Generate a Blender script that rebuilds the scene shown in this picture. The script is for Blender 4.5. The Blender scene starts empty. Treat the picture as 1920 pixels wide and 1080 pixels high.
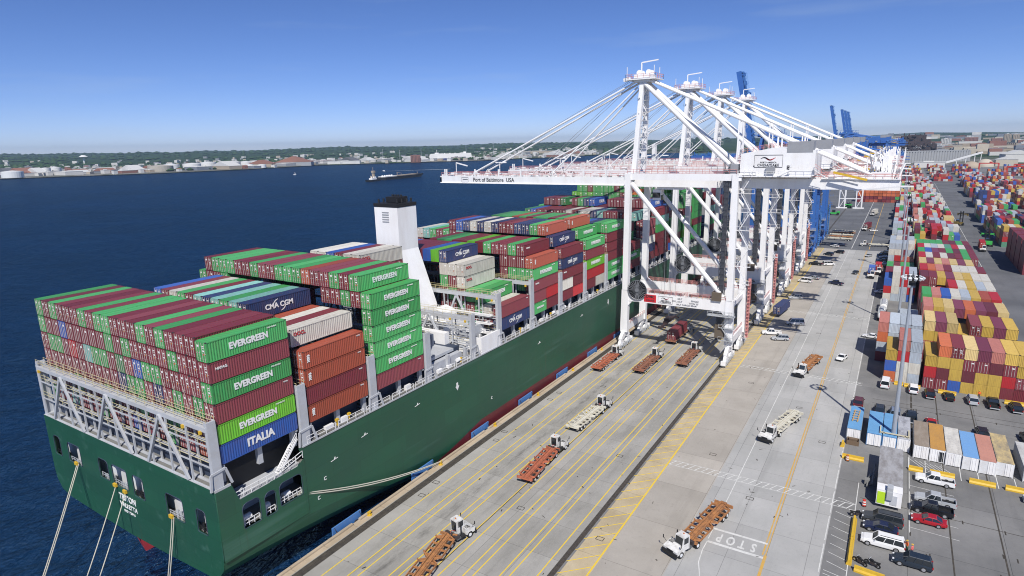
import bpy, bmesh, math, random
from mathutils import Vector, Matrix, noise
R = math.radians
scene = bpy.context.scene
col = scene.collection
rng = random.Random(11)

# ------------------------------------------------------------------ camera
cam_d = bpy.data.cameras.new("camera"); cam = bpy.data.objects.new("camera", cam_d); col.objects.link(cam)
scene.camera = cam
cam_d.sensor_width = 36.0; cam_d.lens = 36.0 * 1165.2 / 1920.0
cam_d.clip_start = 1.0; cam_d.clip_end = 60000
yaw, pitch, roll = .5579, .2291, -.0244
_f = Vector((-math.sin(yaw)*math.cos(pitch), math.cos(yaw)*math.cos(pitch), -math.sin(pitch)))
_r = Vector((math.cos(yaw), math.sin(yaw), 0)); _u = _r.cross(_f)
_c, _s = math.cos(roll), math.sin(roll)
_r2 = _c*_r + _s*_u; _u2 = -_s*_r + _c*_u
CAM = Vector((65.995, 0, 57.93))
M = Matrix.Identity(4)
for i in range(3):
    M[i][0] = _r2[i]; M[i][1] = _u2[i]; M[i][2] = -_f[i]; M[i][3] = CAM[i]
cam.matrix_world = M

# ------------------------------------------------------------------ sky, sun, exposure
ELEV = R(48.5); SUNDIR = Vector((.528*math.cos(ELEV), -.849*math.cos(ELEV), math.sin(ELEV)))
w = bpy.data.worlds.new("World"); scene.world = w; w.use_nodes = True
nt = w.node_tree; bg = nt.nodes["Background"]
sky = nt.nodes.new("ShaderNodeTexSky"); sky.sky_type = 'NISHITA'; sky.sun_disc = False
sky.sun_elevation = ELEV; sky.sun_rotation = math.atan2(SUNDIR.x, SUNDIR.y)
sky.altitude = 0; sky.air_density = .62; sky.dust_density = 0.0; sky.ozone_density = 6.0
hsn = nt.nodes.new('ShaderNodeHueSaturation'); hsn.inputs['Saturation'].default_value = 1.08; nt.links.new(sky.outputs[0], hsn.inputs['Color'])
tint = nt.nodes.new('ShaderNodeMix'); tint.data_type = 'RGBA'; tint.blend_type = 'MULTIPLY'; tint.inputs[0].default_value = 1; tint.inputs[7].default_value = (1.06, .97, 1.17, 1)
nt.links.new(hsn.outputs[0], tint.inputs[6])
# thin cirrus low over the water
stc = nt.nodes.new('ShaderNodeTexCoord'); smp = nt.nodes.new('ShaderNodeMapping'); smp.inputs['Scale'].default_value = (2.2, 2.2, 22); nt.links.new(stc.outputs['Generated'], smp.inputs[0])
snz = nt.nodes.new('ShaderNodeTexNoise'); snz.inputs['Scale'].default_value = 1.6; snz.inputs['Detail'].default_value = 7; nt.links.new(smp.outputs[0], snz.inputs['Vector'])
smr = nt.nodes.new('ShaderNodeMapRange'); smr.inputs[1].default_value = .56; smr.inputs[2].default_value = .8; smr.inputs[4].default_value = .22; nt.links.new(snz.outputs[0], smr.inputs[0])
cmx = nt.nodes.new('ShaderNodeMix'); cmx.data_type = 'RGBA'; nt.links.new(smr.outputs[0], cmx.inputs[0]); nt.links.new(tint.outputs[2], cmx.inputs[6]); cmx.inputs[7].default_value = (5.0, 6.2, 8.0, 1)
nt.links.new(cmx.outputs[2], bg.inputs[0]); bg.inputs[1].default_value = 0.094
sun_d = bpy.data.lights.new("sun", 'SUN'); sun_d.energy = 5.0; sun_d.angle = R(.5); sun_d.color = (1, .955, .89)
sun = bpy.data.objects.new("sun", sun_d); col.objects.link(sun)
sun.rotation_euler = SUNDIR.to_track_quat('Z', 'Y').to_euler()
scene.view_settings.view_transform = 'Standard'; scene.view_settings.look = 'None'
scene.view_settings.exposure = 0.0; scene.view_settings.gamma = 1.0
scene.cycles.max_bounces = 5; scene.cycles.diffuse_bounces = 2; scene.cycles.glossy_bounces = 2
scene.cycles.transmission_bounces = 2; scene.cycles.volume_bounces = 0
scene.cycles.volume_step_rate = 5
scene.cycles.filter_width = 1.05

# ------------------------------------------------------------------ materials
MATS = {}
def mat(name, c, rough=.6, metal=0.0, var=.0, nscale=.6, ncol=None, namt=.35, bump=0, rnd=0.0, spec=.5, stretch=(1,1,1), dirt=False):
    """principled with procedural soiling (noise towards ncol), per-object brightness change rnd"""
    if name in MATS: return MATS[name]
    m = bpy.data.materials.new(name); m.use_nodes = True; t = m.node_tree; b = t.nodes["Principled BSDF"]
    b.inputs['Base Color'].default_value = (*c, 1); b.inputs['Roughness'].default_value = rough
    b.inputs['Metallic'].default_value = metal; b.inputs['Specular IOR Level'].default_value = spec
    tc = t.nodes.new('ShaderNodeTexCoord'); mp = t.nodes.new('ShaderNodeMapping'); mp.inputs['Scale'].default_value = stretch
    t.links.new(tc.outputs['Object'], mp.inputs[0])
    oi = t.nodes.new('ShaderNodeObjectInfo')
    ad = t.nodes.new('ShaderNodeVectorMath'); ad.operation = 'MULTIPLY_ADD'
    t.links.new(oi.outputs['Random'], ad.inputs[0]); ad.inputs[1].default_value = (37, 53, 71); t.links.new(mp.outputs[0], ad.inputs[2])
    nz = t.nodes.new('ShaderNodeTexNoise'); nz.inputs['Scale'].default_value = nscale; nz.inputs['Detail'].default_value = 6; nz.inputs['Roughness'].default_value = .65
    t.links.new(ad.outputs[0], nz.inputs['Vector'])
    rp = t.nodes.new('ShaderNodeMapRange'); rp.inputs[1].default_value = .42; rp.inputs[2].default_value = .75; rp.inputs[3].default_value = 0; rp.inputs[4].default_value = namt
    t.links.new(nz.outputs[0], rp.inputs[0])
    mx = t.nodes.new('ShaderNodeMix'); mx.data_type = 'RGBA'
    t.links.new(rp.outputs[0], mx.inputs[0]); mx.inputs[6].default_value = (*c, 1)
    nc = ncol if ncol else tuple(x*.6 for x in c)
    mx.inputs[7].default_value = (*nc, 1)
    if dirt:                                    # fine chips and a chalky bloom that differs from box to box
        n2 = t.nodes.new('ShaderNodeTexNoise'); n2.inputs['Scale'].default_value = 4.5; n2.inputs['Detail'].default_value = 8; n2.inputs['Roughness'].default_value = .8; t.links.new(ad.outputs[0], n2.inputs['Vector'])
        r2 = t.nodes.new('ShaderNodeMapRange'); r2.inputs[1].default_value = .60; r2.inputs[2].default_value = .72; r2.inputs[4].default_value = .55; t.links.new(n2.outputs[0], r2.inputs[0])
        m2 = t.nodes.new('ShaderNodeMix'); m2.data_type = 'RGBA'; t.links.new(r2.outputs[0], m2.inputs[0]); t.links.new(mx.outputs[2], m2.inputs[6]); m2.inputs[7].default_value = (*[x*.45+.02 for x in c], 1)
        r3 = t.nodes.new('ShaderNodeMapRange'); r3.inputs[1].default_value = .35; r3.inputs[4].default_value = .30; t.links.new(oi.outputs['Random'], r3.inputs[0])
        m3 = t.nodes.new('ShaderNodeMix'); m3.data_type = 'RGBA'; t.links.new(r3.outputs[0], m3.inputs[0]); t.links.new(m2.outputs[2], m3.inputs[6]); m3.inputs[7].default_value = (*[x*.75+.07 for x in c], 1); mx = m3
    hs = t.nodes.new('ShaderNodeHueSaturation')
    mr = t.nodes.new('ShaderNodeMapRange'); mr.inputs[3].default_value = 1-rnd; mr.inputs[4].default_value = 1+rnd
    t.links.new(oi.outputs['Random'], mr.inputs[0]); t.links.new(mr.outputs[0], hs.inputs['Value'])
    t.links.new(mx.outputs[2], hs.inputs['Color']); t.links.new(hs.outputs[0], b.inputs['Base Color'])
    if bump:
        bp = t.nodes.new('ShaderNodeBump'); bp.inputs['Strength'].default_value = bump; bp.inputs['Distance'].default_value = .05
        t.links.new(nz.outputs[0], bp.inputs['Height']); t.links.new(bp.outputs[0], b.inputs['Normal'])
    MATS[name] = m
    return m
RUST = (.16, .07, .04)
CC = dict(  # container paints
 G=(.055,.36,.10), g=(.04,.22,.075), L=(.13,.45,.025), M=(.19,.026,.04), m=(.135,.022,.036), R=(.37,.075,.04), O=(.55,.14,.05), N=(.018,.04,.13),
 B=(.03,.11,.42), T=(.22,.50,.44), W=(.62,.60,.53), Y=(.56,.38,.07), y=(.62,.47,.20), r=(.45,.018,.025), A=(.42,.48,.54), S=(.55,.21,.17), P=(.20,.045,.085), t=(.10,.30,.20))
CN = dict(G='green', g='dark green', L='lime green', M='maroon', m='dark maroon', R='rust brown', O='orange', N='navy blue', B='bright blue', T='pale teal',
 W='off-white', Y='yellow', y='pale yellow', r='bright red', A='light grey', S='salmon pink', P='purple maroon', t='sea green')
for k, c in CC.items():
    mat('paint_'+CN[k].replace(' ', '_'), c, rough=.55, nscale=1.3, ncol=tuple(.55*x+.45*y for x, y in zip(c, RUST)), namt=.75, rnd=.24, stretch=(1.3,1.3,.28), dirt=True)
def cm(k): return MATS['paint_'+CN[k].replace(' ', '_')]
steel = mat('galvanised_steel', (.50,.52,.54), .5, .2)
castm = mat('corner_casting', (.05,.04,.04), .7)
whitep = mat('white_paint', (.84,.84,.84), .45, nscale=.35, ncol=(.52,.46,.40), namt=.30, stretch=(1,1,.25))
letw = mat('white_lettering', (.80,.80,.78), .6, nscale=3, namt=.25)
letd = mat('black_lettering', (.03,.03,.035), .6)
letr = mat('red_lettering', (.45,.02,.03), .6)
black = mat('black_paint', (.012,.012,.014), .6)
rubber = mat('tyre_rubber', (.016,.016,.017), .85)
greyp = mat('ship_grey_paint', (.46,.48,.51), .55, nscale=.5, ncol=(.30,.27,.24), namt=.4)
deckgrey = mat('deck_grey_paint', (.20,.20,.19), .8, nscale=.8, ncol=(.12,.10,.08), namt=.5)
coam = mat('coaming_blue_grey', (.035,.05,.085), .6, nscale=.5)
yellowp = mat('yellow_paint', (.66,.42,.03), .5, nscale=2, ncol=(.4,.25,.05), namt=.4)
redrail = mat('red_rail_paint', (.55,.20,.18), .55, nscale=2, ncol=(.7,.5,.48), namt=.8)
orangep = mat('orange_paint', (.55,.15,.03), .6, nscale=1.5, ncol=(.3,.1,.03), namt=.5)
bluep = mat('blue_crane_paint', (.04,.135,.42), .45, nscale=.3, namt=.3)
fendb = mat('blue_fender', (.06,.20,.50), .6, nscale=2, ncol=(.2,.25,.3), namt=.4)
glass = mat('dark_window_glass', (.02,.025,.03), .08, spec=.8)
brownbox = mat('brown_sheet', (.12,.095,.07), .7)
midgrey = mat('grey_paint', (.30,.31,.33), .5)  # plain mid grey for louvres, boxes and ropes

# ------------------------------------------------------------------ mesh helpers
class MB:
    def __init__(s): s.v = []; s.f = []; s.m = []; s.st = []
    def add(s, vs, fs, mi=0):
        o = len(s.v); s.st.append(o); s.v += [tuple(v) for v in vs]; s.f += [tuple(i+o for i in f) for f in fs]; s.m += [mi]*len(fs); return s
    def box(s, c, d, mi=0, rz=0):
        x, y, z = d[0]/2, d[1]/2, d[2]/2; cr, sr = math.cos(rz), math.sin(rz)
        vs = []
        for k in (-z, z):
            for a, b in ((-x,-y),(x,-y),(x,y),(-x,y)):
                vs.append((c[0]+a*cr-b*sr, c[1]+a*sr+b*cr, c[2]+k))
        return s.add(vs, [(3,2,1,0),(4,5,6,7),(0,1,5,4),(1,2,6,5),(2,3,7,6),(3,0,4,7)], mi)
    def bb(s, x0, x1, y0, y1, z0, z1, mi=0): return s.box(((x0+x1)/2,(y0+y1)/2,(z0+z1)/2), (abs(x1-x0),abs(y1-y0),abs(z1-z0)), mi)
    def beam(s, a, b, wd, ht=None, mi=0, wd2=None, ht2=None, up=None):
        a, b = Vector(a), Vector(b); d = (b-a).normalized(); ht = ht or wd; wd2 = wd2 or wd; ht2 = ht2 or ht
        u = Vector(up) if up else (Vector((0,0,1)) if abs(d.z) < .95 else Vector((0,1,0)))
        r = d.cross(u).normalized(); u = r.cross(d)
        vs = []
        for p, w_, h_ in ((a, wd, ht), (b, wd2, ht2)):
            for i, j in ((-1,-1),(1,-1),(1,1),(-1,1)): vs.append(p + r*(i*w_/2) + u*(j*h_/2))
        return s.add(vs, [(3,2,1,0),(4,5,6,7),(0,1,5,4),(1,2,6,5),(2,3,7,6),(3,0,4,7)], mi)
    def tube(s, a, b, r0, r1=None, n=8, mi=0, caps=True):
        a, b = Vector(a), Vector(b); d = (b-a).normalized(); r1 = r0 if r1 is None else r1
        u = Vector((0,0,1)) if abs(d.z) < .95 else Vector((0,1,0)); r = d.cross(u).normalized(); u = r.cross(d)
        vs = []
        for p, q in ((a, r0), (b, r1)):
            for i in range(n):
                t = 2*math.pi*i/n; vs.append(p + r*(q*math.cos(t)) + u*(q*math.sin(t)))
        fs = [(i, (i+1)%n, n+(i+1)%n, n+i) for i in range(n)]
        if caps: fs += [tuple(range(n-1,-1,-1)), tuple(range(n, 2*n))]
        return s.add(vs, fs, mi)
    def path(s, pts, r, n=6, mi=0):
        for a, b in zip(pts[:-1], pts[1:]): s.tube(a, b, r, n=n, mi=mi)
        return s
    def prism(s, poly, a0, a1, axis='y', mi=0):
        """extrude a closed 2D polygon (x,z)/(y,z)/(x,y) along axis"""
        f = {'y': lambda p, t: (p[0], t, p[1]), 'x': lambda p, t: (t, p[0], p[1]), 'z': lambda p, t: (p[0], p[1], t)}[axis]
        n = len(poly); vs = [f(p, a0) for p in poly] + [f(p, a1) for p in poly]
        fs = [(i, (i+1)%n, n+(i+1)%n, n+i) for i in range(n)] + [tuple(range(n-1,-1,-1)), tuple(range(n, 2*n))]
        return s.add(vs, fs, mi)
    def rail(s, pts, h=1.05, step=2.2, r=.035, mi=0, bars=2):
        for a, b in zip(pts[:-1], pts[1:]):
            a, b = Vector(a), Vector(b); L = (b-a).length; n = max(1, int(L/step))
            for k in range(1, bars+1):
                z = Vector((0,0,h*k/bars)); s.beam(a+z, b+z, r*1.6, r*1.6, mi)
            for i in range(n+1):
                p = a.lerp(b, i/n); s.beam(p, p+Vector((0,0,h)), r*1.6, r*1.6, mi)
        return s
    def mesh(s, name, mats, smooth=False):
        me = bpy.data.meshes.new(name); me.from_pydata(s.v, [], s.f)
        for m in (mats if isinstance(mats, (list, tuple)) else [mats]): me.materials.append(m)
        me.polygons.foreach_set('material_index', s.m)
        if smooth: me.polygons.foreach_set('use_smooth', [True]*len(s.f))
        bm = bmesh.new(); bm.from_mesh(me); bmesh.ops.recalc_face_normals(bm, faces=bm.faces); bm.to_mesh(me); bm.free()
        me.update(); return me
    def build(s, name, mats, parent=None, loc=None, rz=0, smooth=False):
        o = bpy.data.objects.new(name, s.mesh(name, mats, smooth)); col.objects.link(o)
        if parent: o.parent = parent
        if loc: o.location = loc
        if rz: o.rotation_euler[2] = rz
        return o
def build_each(mb, name, mats, parent=None, n=8):
    """every n-vertex box (or other added piece) as an object of its own"""
    i = 0; starts = sorted(set(mb.st + [len(mb.v)]))
    for a, b in zip(starts[:-1], starts[1:]):
        q = MB(); q.v = mb.v[a:b]
        for f, m_ in zip(mb.f, mb.m):
            if a <= f[0] < b: q.f.append(tuple(k-a for k in f)); q.m.append(m_)
        q.build(name, mats, parent)
def tag(o, label=None, cat=None, group=None, kind=None):
    if label: o['label'] = label
    if cat: o['category'] = cat
    if group: o['group'] = group
    if kind: o['kind'] = kind
    return o
def empty(name, loc=(0,0,0), rz=0, **k):
    o = bpy.data.objects.new(name, None); o.empty_display_size = .5; col.objects.link(o); o.location = loc; o.rotation_euler[2] = rz
    return tag(o, **k)
def copy_tree(o, parent=None):
    c = o.copy(); col.objects.link(c)
    if parent: c.parent = parent
    for ch in list(o.children): copy_tree(ch, c)
    return c
_txt = {}
def text_mesh(s, size, bold=.0, ext=.02, space=1.0, xs=1.0, align='CENTER'):
    key = (s, size, bold, ext, space, xs, align)
    if key not in _txt:
        cu = bpy.data.curves.new('lettering', 'FONT'); cu.body = s; cu.size = size; cu.offset = bold*size; cu.extrude = ext
        cu.space_character = space; cu.align_x = align; cu.align_y = 'CENTER'; cu.resolution_u = 3
        o = bpy.data.objects.new('tmp', cu); col.objects.link(o)
        dg = bpy.context.evaluated_depsgraph_get(); me = bpy.data.meshes.new_from_object(o.evaluated_get(dg))
        bpy.data.objects.remove(o); 
        if xs != 1: me.transform(Matrix.Diagonal((xs,1,1,1)))
        _txt[key] = me
    return _txt[key].copy()
ROTX = (R(90), 0, R(90))      # reads from +X
ROTY = (R(90), 0, 0)          # reads from -Y
def text(name, s, size, m, parent, loc, rot, **k):
    me = text_mesh(s, size, **k); me.materials.clear(); me.materials.append(m)
    o = bpy.data.objects.new(name, me); col.objects.link(o); o.parent = parent; o.location = loc; o.rotation_euler = rot
    return o

# ------------------------------------------------------------------ water, ground, markings (setting)
def sheet(name, poly, z, m, kind='structure'):
    mb = MB(); mb.add([(x, y, z) for x, y in poly], [tuple(range(len(poly)))])
    return tag(mb.build(name, m), kind=kind)
def water_mat():
    m = bpy.data.materials.new('harbour_water'); m.use_nodes = True; t = m.node_tree; t.nodes.remove(t.nodes['Principled BSDF']); out = t.nodes['Material Output']
    df = t.nodes.new('ShaderNodeBsdfDiffuse'); gl = t.nodes.new('ShaderNodeBsdfGlossy'); gl.inputs['Roughness'].default_value = .14; gl.inputs['Color'].default_value = (.56,.88,1,1)
    fr = t.nodes.new('ShaderNodeFresnel'); fr.inputs[0].default_value = 1.33; mx = t.nodes.new('ShaderNodeMixShader')
    mu_ = t.nodes.new('ShaderNodeMath'); mu_.operation = 'MULTIPLY'; mu_.inputs[1].default_value = .50; t.links.new(fr.outputs[0], mu_.inputs[0])
    mn = t.nodes.new('ShaderNodeMath'); mn.operation = 'MINIMUM'; mn.inputs[1].default_value = .31; t.links.new(mu_.outputs[0], mn.inputs[0])
    t.links.new(mn.outputs[0], mx.inputs[0]); t.links.new(df.outputs[0], mx.inputs[1]); t.links.new(gl.outputs[0], mx.inputs[2]); t.links.new(mx.outputs[0], out.inputs[0])
    g = t.nodes.new('ShaderNodeNewGeometry'); hs = []
    for sc, stt, dt, wt in ((.42, (1,.38,1), 6, 1.3), (.085, (1,.42,1), 6, 5.0), (.008, (1,1,1), 4, 1)):
        mp = t.nodes.new('ShaderNodeMapping'); mp.inputs['Scale'].default_value = tuple(sc*q for q in stt); mp.inputs['Rotation'].default_value = (0,0,R(-60))
        n = t.nodes.new('ShaderNodeTexNoise'); n.inputs['Scale'].default_value = 1; n.inputs['Detail'].default_value = dt; n.inputs['Roughness'].default_value = .65
        t.links.new(g.outputs['Position'], mp.inputs[0]); t.links.new(mp.outputs[0], n.inputs['Vector'])
        mu = t.nodes.new('ShaderNodeMath'); mu.operation = 'MULTIPLY'; mu.inputs[1].default_value = wt; t.links.new(n.outputs[0], mu.inputs[0]); hs.append(mu)
    a1 = t.nodes.new('ShaderNodeMath'); a1.operation = 'ADD'; t.links.new(hs[0].outputs[0], a1.inputs[0]); t.links.new(hs[1].outputs[0], a1.inputs[1])
    bp = t.nodes.new('ShaderNodeBump'); bp.inputs['Strength'].default_value = 1.0; bp.inputs['Distance'].default_value = 2.3
    t.links.new(a1.outputs[0], bp.inputs['Height'])
    for q in (df, gl, fr): t.links.new(bp.outputs[0], q.inputs['Normal'])
    mr = t.nodes.new('ShaderNodeMix'); mr.data_type = 'RGBA'; mr.inputs[6].default_value = (.003,.015,.044,1); mr.inputs[7].default_value = (.005,.038,.125,1)
    t.links.new(hs[2].outputs[0], mr.inputs[0]); t.links.new(mr.outputs[2], df.inputs['Color'])
    return m
def ground_mat(name, c1, c2, sc=.15, rough=.9, slab=None, lanes=False, crack=(.5,.5,.5)):
    m = bpy.data.materials.new(name); m.use_nodes = True; t = m.node_tree; b = t.nodes['Principled BSDF']; b.inputs['Roughness'].default_value = rough
    b.inputs['Specular IOR Level'].default_value = .25
    g = t.nodes.new('ShaderNodeNewGeometry')
    def nz(s, st=(1,1,1), det=6, ro=.6):
        mp = t.nodes.new('ShaderNodeMapping'); mp.inputs['Scale'].default_value = tuple(s*q for q in st); t.links.new(g.outputs['Position'], mp.inputs[0])
        n = t.nodes.new('ShaderNodeTexNoise'); n.inputs['Scale'].default_value = 1; n.inputs['Detail'].default_value = det; n.inputs['Roughness'].default_value = ro
        t.links.new(mp.outputs[0], n.inputs['Vector']); return n
    def mixc(fac, a, bcol):
        mx = t.nodes.new('ShaderNodeMix'); mx.data_type = 'RGBA'
        t.links.new(fac, mx.inputs[0])
        if isinstance(a, tuple): mx.inputs[6].default_value = (*a, 1)
        else: t.links.new(a, mx.inputs[6])
        mx.inputs[7].default_value = (*bcol, 1); return mx.outputs[2]
    def rng_(o, lo, hi, amt):
        r = t.nodes.new('ShaderNodeMapRange'); r.inputs[1].default_value = lo; r.inputs[2].default_value = hi; r.inputs[4].default_value = amt; t.links.new(o, r.inputs[0]); return r.outputs[0]
    c = mixc(rng_(nz(sc).outputs[0], .35, .65, 1), c1, c2)
    c = mixc(rng_(nz(1.3, (1,1,1), 8, .75).outputs[0], .55, .8, .6), c, tuple(x*.6 for x in c1))       # fine dirt
    c = mixc(rng_(nz(.35, (1,.08,1), 4).outputs[0], .55, .75, .35), c, tuple(x*.55 for x in c1))       # tyre streaks along the quay
    if lanes:                                  # tyre and oil marks gather in the middle of each driving lane
        sp = t.nodes.new('ShaderNodeSeparateXYZ'); t.links.new(g.outputs['Position'], sp.inputs[0]); tot = None
        for x0, wd_ in ((4.6,1.2),(9.2,1.5),(14.0,1.2),(22.8,1.2),(27,1.1)):
            a_ = t.nodes.new('ShaderNodeMath'); a_.operation = 'SUBTRACT'; t.links.new(sp.outputs[0], a_.inputs[0]); a_.inputs[1].default_value = x0
            b_ = t.nodes.new('ShaderNodeMath'); b_.operation = 'ABSOLUTE'; t.links.new(a_.outputs[0], b_.inputs[0])
            c_ = t.nodes.new('ShaderNodeMapRange'); c_.inputs[1].default_value = 0; c_.inputs[2].default_value = wd_; c_.inputs[3].default_value = 1 if x0 == 9.2 else .4; c_.inputs[4].default_value = 0; t.links.new(b_.outputs[0], c_.inputs[0])
            if tot is None: tot = c_.outputs[0]
            else: d_ = t.nodes.new('ShaderNodeMath'); d_.operation = 'ADD'; t.links.new(tot, d_.inputs[0]); t.links.new(c_.outputs[0], d_.inputs[1]); tot = d_.outputs[0]
        e_ = t.nodes.new('ShaderNodeMath'); e_.operation = 'MULTIPLY'; t.links.new(tot, e_.inputs[0]); t.links.new(rng_(nz(.8, (1,.22,1), 9, .8).outputs[0], .44, .62, .85), e_.inputs[1]); e_.use_clamp = True
        c = mixc(e_.outputs[0], c, (.14,.135,.125))
    c = mixc(rng_(nz(.5, (1,.6,1), 9, .85).outputs[0], .66, .72, .5), c, (.10,.10,.095))       # oil spots
    if slab:
        br = t.nodes.new('ShaderNodeTexBrick'); br.offset = 0; br.inputs['Scale'].default_value = 1; br.inputs['Brick Width'].default_value = slab[0]; br.inputs['Row Height'].default_value = slab[1]
        br.inputs['Mortar Size'].default_value = .035; br.inputs['Mortar Smooth'].default_value = .3
        br.inputs['Color1'].default_value = (1,1,1,1); br.inputs['Color2'].default_value = (.86,.86,.86,1); br.inputs['Mortar'].default_value = (*crack, 1)
        t.links.new(g.outputs['Position'], br.inputs['Vector'])
        mm = t.nodes.new('ShaderNodeMix'); mm.data_type = 'RGBA'; mm.blend_type = 'MULTIPLY'; mm.inputs[0].default_value = 1
        t.links.new(c, mm.inputs[6]); t.links.new(br.outputs[0], mm.inputs[7]); c = mm.outputs[2]
    t.links.new(c, b.inputs['Base Color']); return m
apron_m = ground_mat('apron_concrete', (.325,.315,.285), (.395,.382,.352), .12, slab=(6.2, 7.6), lanes=True)
apron2_m = ground_mat('apron_concrete_tan', (.395,.365,.32), (.465,.43,.38), .12, slab=(8.7, 12))
lane_m = ground_mat('roadway_concrete', (.385,.385,.37), (.46,.455,.44), .1, slab=(5.0, 9.0))
edge_m = ground_mat('quay_edge_concrete', (.42,.34,.24), (.50,.41,.30), .3, slab=(50, 6))
hatchz_m = ground_mat('tan_concrete', (.44,.36,.23), (.52,.44,.30), .3, slab=(50, 6))
asph_m = ground_mat('worn_asphalt', (.17,.17,.168), (.25,.247,.24), .09, slab=(12, 16), crack=(.35,.35,.35))
asph2_m = ground_mat('dark_asphalt', (.11,.115,.125), (.16,.165,.175), .05)
trench_m = ground_mat('crane_rail_trench', (.05,.045,.04), (.085,.075,.06), 1.5)
quaywall_m = ground_mat('quay_wall', (.12,.11,.09), (.2,.18,.15), .5)
ywl = mat('yellow_road_paint', (.80,.55,.02), .7, nscale=1.3, ncol=(.5,.42,.2), namt=.35)
orl = mat('orange_road_paint', (.60,.36,.07), .7, nscale=1.3, ncol=(.45,.38,.3), namt=.6)
whl = mat('white_road_paint', (.66,.66,.63), .7, nscale=1.3, ncol=(.42,.42,.40), namt=.8)

tag(MB().add([(-9400,-800,-2.5),(9400,-800,-2.5),(9400,10400,-2.5),(-9400,10400,-2.5)], [(0,1,2,3)]).build('water', water_mat()), kind='structure')
# quay body: top sheet + wall
mb = MB(); mb.add([(-2.3,-300,0),(900,-300,0),(900,1420,0),(-2.3,1420,0)], [(0,1,2,3)]); 
tag(mb.build('ground', asph_m), kind='structure')
mb = MB(); mb.add([(-2.3,-300,-3.4),(-2.3,1420,-3.4),(-2.3,1420,0),(-2.3,-300,0)], [(0,1,2,3)]); tag(mb.build('quay_wall', quaywall_m), kind='structure')
sheet('apron', [(-2.2,-290),(30,-290),(30,362),(-2.2,362)], .004, apron_m)
sheet('apron_middle', [(35,-290),(43.7,-290),(43.7,362),(35,362)], .004, apron2_m)
sheet('quay_edge', [(-2.25,-290),(-.9,-290),(-.9,900),(-2.25,900)], .008, edge_m)
sheet('hatched_strip', [(31.2,-290),(35,-290),(35,362),(31.2,362)], .006, hatchz_m)
sheet('roadway', [(43.7,-290),(61.9,-290),(61.9,362),(43.7,362)], .006, lane_m)
sheet('far_apron', [(-2.2,362),(70,362),(70,1400),(-2.2,1400)], .004, asph2_m)
sheet('yard_lane', [(95.5,200),(111,200),(140,1400),(95.5,1400)], .004, asph2_m)
sheet('rail_trench', [(-.75,-290),(.65,-290),(.65,1000),(-.75,1000)], .012, trench_m)
sheet('rail_trench_landside', [(30.05,-290),(30.85,-290),(30.85,1000),(30.05,1000)], .012, trench_m)
mb = MB()
for x in (-.05, 30.45): mb.bb(x-.05, x+.05, -290, 1000, .012, .05)
tag(mb.build('crane_rails', mat('rail_steel', (.18,.15,.13), .4, .6)), kind='structure')
mb = MB(); y = -290
while y < 700:
    mb.bb(-2.3, -1.85, y, y+17.0, .01, .28); y += 18.5
mb.build('quay_kerb', edge_m); tag(bpy.data.objects['quay_kerb'], kind='structure')
# lane lines: worn, gently wavering
mb = MB()
def stripe(x, y0, y1, wd, z=.012, mi=0, dash=None):
    y = y0
    while y < y1:
        e = min(y1, y + (dash[0] if dash else 30)); mb.add([(x-wd/2,y,z),(x+wd/2,y,z),(x+wd/2,e,z),(x-wd/2,e,z)], [(0,1,2,3)], mi)
        y = e + (dash[1] if dash else 0)
for x in (2.93, 6.1, 7.35, 11.1, 12.3, 17.0, 20.0, 21.2, 24.4, 25.6, 28.9): stripe(x, 30, 362, .17)
stripe(34.75, 30, 362, .22); stripe(15.55, 30, 362, .14)
stripe(54.5, 84, 362, .22, mi=1); stripe(54.9, 84, 362, .16, mi=1); stripe(54.9, 30, 84, .4, mi=1)
stripe(46.9, 84, 362, .13, mi=2); stripe(61.7, 60, 362, .14, mi=2, dash=(7,1))
stripe(47.5, 366, 1000, .3, .012, 2); stripe(55.5, 366, 1000, .3, .012, 1); stripe(65.0, 60, 112, .12, mi=2); stripe(100, 260, 900, .2, mi=2)
y = 60.0
while y < 362:
    a = (30.95, y); b = (34.6, y+3.6); 
    mb.add([(a[0],a[1],.016),(b[0],b[1],.016),(b[0],b[1]+.19,.016),(a[0],a[1]+.19,.016)], [(0,1,2,3)]); y += 2.95
def quad(x0,y0,x1,y1,wd,mi=2,z=.013):
    a = Vector((x0,y0)); b = Vector((x1,y1)); d = (b-a).normalized(); n = Vector((-d.y,d.x))*wd/2
    mb.add([(*(a-n),z),(*(b-n),z),(*(b+n),z),(*(a+n),z)], [(0,1,2,3)], mi)
for yy, x0, x1 in ((102.5,35,65),(160.3,35.3,63),(222,35,62)):
    quad(x0,yy,x1,yy,.12); quad(x0,yy+1.8,x1,yy+1.8,.12); x = x0
    while x < x1-1: quad(x,yy,x+.9,yy+1.8,.16,z=.017); x += 1.15
quad(47.0,83.3,54.7,83.3,.5); quad(47.0,86.9,54.7,86.9,.45)
pts = [(46.93,83.4),(46.85,81),(47.1,78),(48.08,75),(49.6,71)]
for a, b in zip(pts[:-1], pts[1:]): quad(*a,*b,.14)
quad(46.9,88,46.9,94,.0001)
for i in range(9): quad(62.4,87+i*2.3,65,86+i*2.3,.1)
for i in range(12): quad(62.2+(i%3)*.01,76+i*.8,65,75.4+i*.8,.1)
for x0, x1, y0 in ((72.2,76.9,127),): 
    for i in range(7): quad(72.4+i*.75,125.6-i*.1,74.4+i*.75,122.6,.1)
for i in range(9): quad(72.2+i*2.55,121.0,72.2+i*2.55,126,.12)
for yy in (115, 111.5, 108.6, 105, 101.5): quad(72.3, yy+.2, 78.5, yy-.2, .09)
for i in range(4): quad(72.3, 100+i*7, 72.3, 106+i*7, .1)
tag(mb.build('road_markings', [ywl, orl, whl]), kind='structure')
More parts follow.
